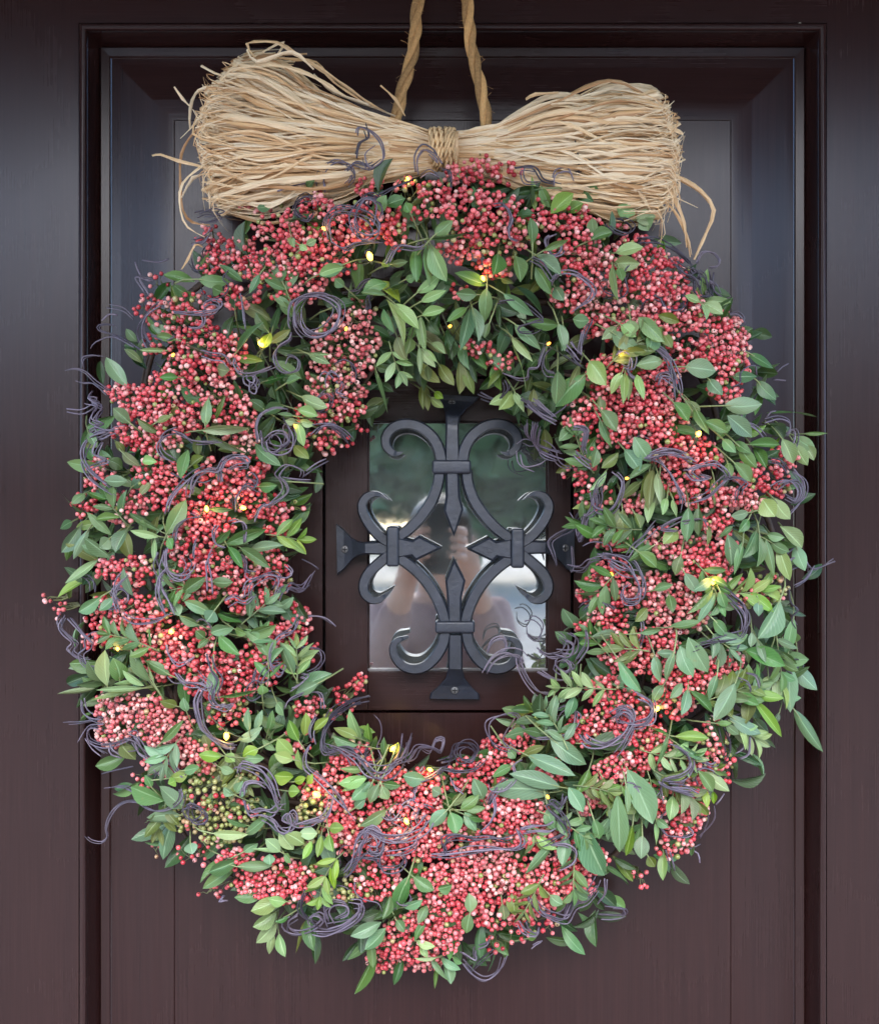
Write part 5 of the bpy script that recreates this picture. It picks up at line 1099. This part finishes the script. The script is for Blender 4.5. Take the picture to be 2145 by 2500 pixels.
V = [L(0, 0, .92), L(0, .0, 1.08), L(0, .005, 1.22), L(0, 0, 1.32), L(0, .0, 1.385), L(0, .02, 1.44), L(0, .03, 1.50), L(0, .02, 1.57),
     L(.09, 0, .88), L(.10, .01, .50), L(.10, -.02, .09), L(.11, .12, .03), L(-.09, 0, .88), L(-.10, .01, .50), L(-.10, -.02, .09), L(-.11, .12, .03),
     L(.135, 0, 1.32), L(.165, .14, 1.14), L(.07, .40, 1.36), L(.052, .475, 1.425), L(-.135, 0, 1.32), L(-.165, .14, 1.14), L(-.07, .40, 1.36), L(-.052, .475, 1.425)]
V = [(x_, y_, z_*K_) if i_ not in (18, 19, 22, 23) else (x_, y_, z_) for i_, (x_, y_, z_) in enumerate(V)]
E = [(0, 1), (1, 2), (2, 3), (3, 4), (4, 5), (5, 6), (6, 7), (0, 8), (8, 9), (9, 10), (10, 11), (0, 12), (12, 13), (13, 14), (14, 15),
     (3, 16), (16, 17), (17, 18), (18, 19), (3, 20), (20, 21), (21, 22), (22, 23)]
RAD = [(.14, .10), (.12, .09), (.13, .10), (.11, .09), .055, .062, (.075, .088), (.070, .082), .085, .055, .038, .03, .085, .055, .038, .03,
       .058, .044, .026, (.022, .032), .058, .044, .026, (.022, .032)]
skinned('body', V, E, RAD, SKIN, PE)
# clothing: slightly larger shells over the same bones
cl = [0, 1, 2, 3, 16, 17, 18, 20, 21, 22]; mp_ = {a: i for i, a in enumerate(cl)}
def grow(r_, g_): return tuple(v+g_ for v in r_) if isinstance(r_, tuple) else (r_+g_, r_+g_)
vv = [V[i] for i in cl]
vv[mp_[18]] = tuple(Vector(V[17]).lerp(Vector(V[18]), .8)); vv[mp_[22]] = tuple(Vector(V[21]).lerp(Vector(V[22]), .8))
skinned('long_sleeved_top', vv, [(mp_[a], mp_[b]) for a, b in ((0, 1), (1, 2), (2, 3), (3, 16), (16, 17), (17, 18), (3, 20), (20, 21), (21, 22))],
        [grow(RAD[i], .014) for i in cl], TOP, PE)
cl2 = [0, 8, 9, 10, 12, 13, 14]; m2 = {a: i for i, a in enumerate(cl2)}
skinned('trousers', [V[i] for i in cl2], [(m2[a], m2[b]) for a, b in ((0, 8), (8, 9), (9, 10), (0, 12), (12, 13), (13, 14))], [grow(RAD[i], .012) for i in cl2], JEANS, PE)
# fingers close on the edges of the phone, thumbs in front
for s in (1, -1):
    for k in range(4):
        z = 1.395+k*.018; w0 = (s*.052, .482, z+.005)
        skinned('finger', [w0, (s*.050, .535, z+.012), (s*.040, .556, z+.014), (s*(.022-.003*abs(k-1.5)), .562, z+.015)], [(0, 1), (1, 2), (2, 3)], [.0095, .0085, .008, .007], SKIN, PE)
    skinned('thumb', [(s*.045, .470, 1.40), (s*.044, .505, 1.432), (s*.030, .530, 1.452), (s*.018, .534, 1.462)], [(0, 1), (1, 2), (2, 3)], [.012, .011, .0095, .008], SKIN, PE)
# face and hair
bm = bmesh.new(); bmesh.ops.create_uvsphere(bm, u_segments=24, v_segments=14, radius=1.0)
for v in bm.verts: v.co = Vector((v.co.x*.084, v.co.y*.098, v.co.z*.105))
bmesh.ops.delete(bm, geom=[v for v in bm.verts if v.co.y > .035 and v.co.z < .045 or v.co.z < -.06], context='VERTS')
me = bpy.data.meshes.new('hair'); bm.to_mesh(me); bm.free(); me.materials.append(HAIR); me.polygons.foreach_set('use_smooth', [True]*len(me.polygons))
o = link('hair', me, PE); o.location = (0, .015, 1.443)
so = o.modifiers.new('solid', 'SOLIDIFY'); so.thickness = .008
for s in (1, -1):
    V2, F2 = [], []; tube([Vector((s*.030, .098, 1.428)), Vector((s*.030, .112, 1.428))], [.013, .006], 10, True, V2, F2)
    link('eye', mesh('eye', V2, F2, HAIR), PE)
    V2, F2 = [], []; tube([Vector((s*.076, .01, 1.386)), Vector((s*.084, .0, 1.404)), Vector((s*.082, .0, 1.432)), Vector((s*.076, .01, 1.442))], [.006, .012, .013, .006], 8, True, V2, F2)
    link('ear', mesh('ear', V2, F2, SKIN, smooth=True), PE)
V2, F2 = [], []; tube([Vector((0, .100, 1.432)), Vector((0, .118, 1.409)), Vector((0, .128, 1.393)), Vector((0, .108, 1.386))], [.006, .010, .014, .008], 8, True, V2, F2)
link('nose', mesh('nose', V2, F2, SKIN, smooth=True), PE)
V2, F2 = [], []; tube([Vector((-.024, .098, 1.362)), Vector((0, .112, 1.361)), Vector((.024, .098, 1.362))], [.003, .007, .003], 8, True, V2, F2)
link('mouth', mesh('mouth', V2, F2, TOP, smooth=True), PE)
# phone: a thing of its own, just behind the lens
ph = empty('phone', (0, -1.158, ZC-.055), 'black phone held upright in both hands, mirrored in the window pane', 'phone')
V2, F2 = [], []; box_vf(-.036, .036, -.0078, 0, -.075, .075, V2, F2)
o = link('phone_body', mesh('phone_body', V2, F2, PHONEM), ph); bevel(o, .0035, 3)
V2, F2 = [], []; box_vf(-.033, .033, -.0086, -.0079, -.071, .071, V2, F2)
link('screen', mesh('screen', V2, F2, mat_glow('phone_screen', (.5, .45, .45), .35)), ph)
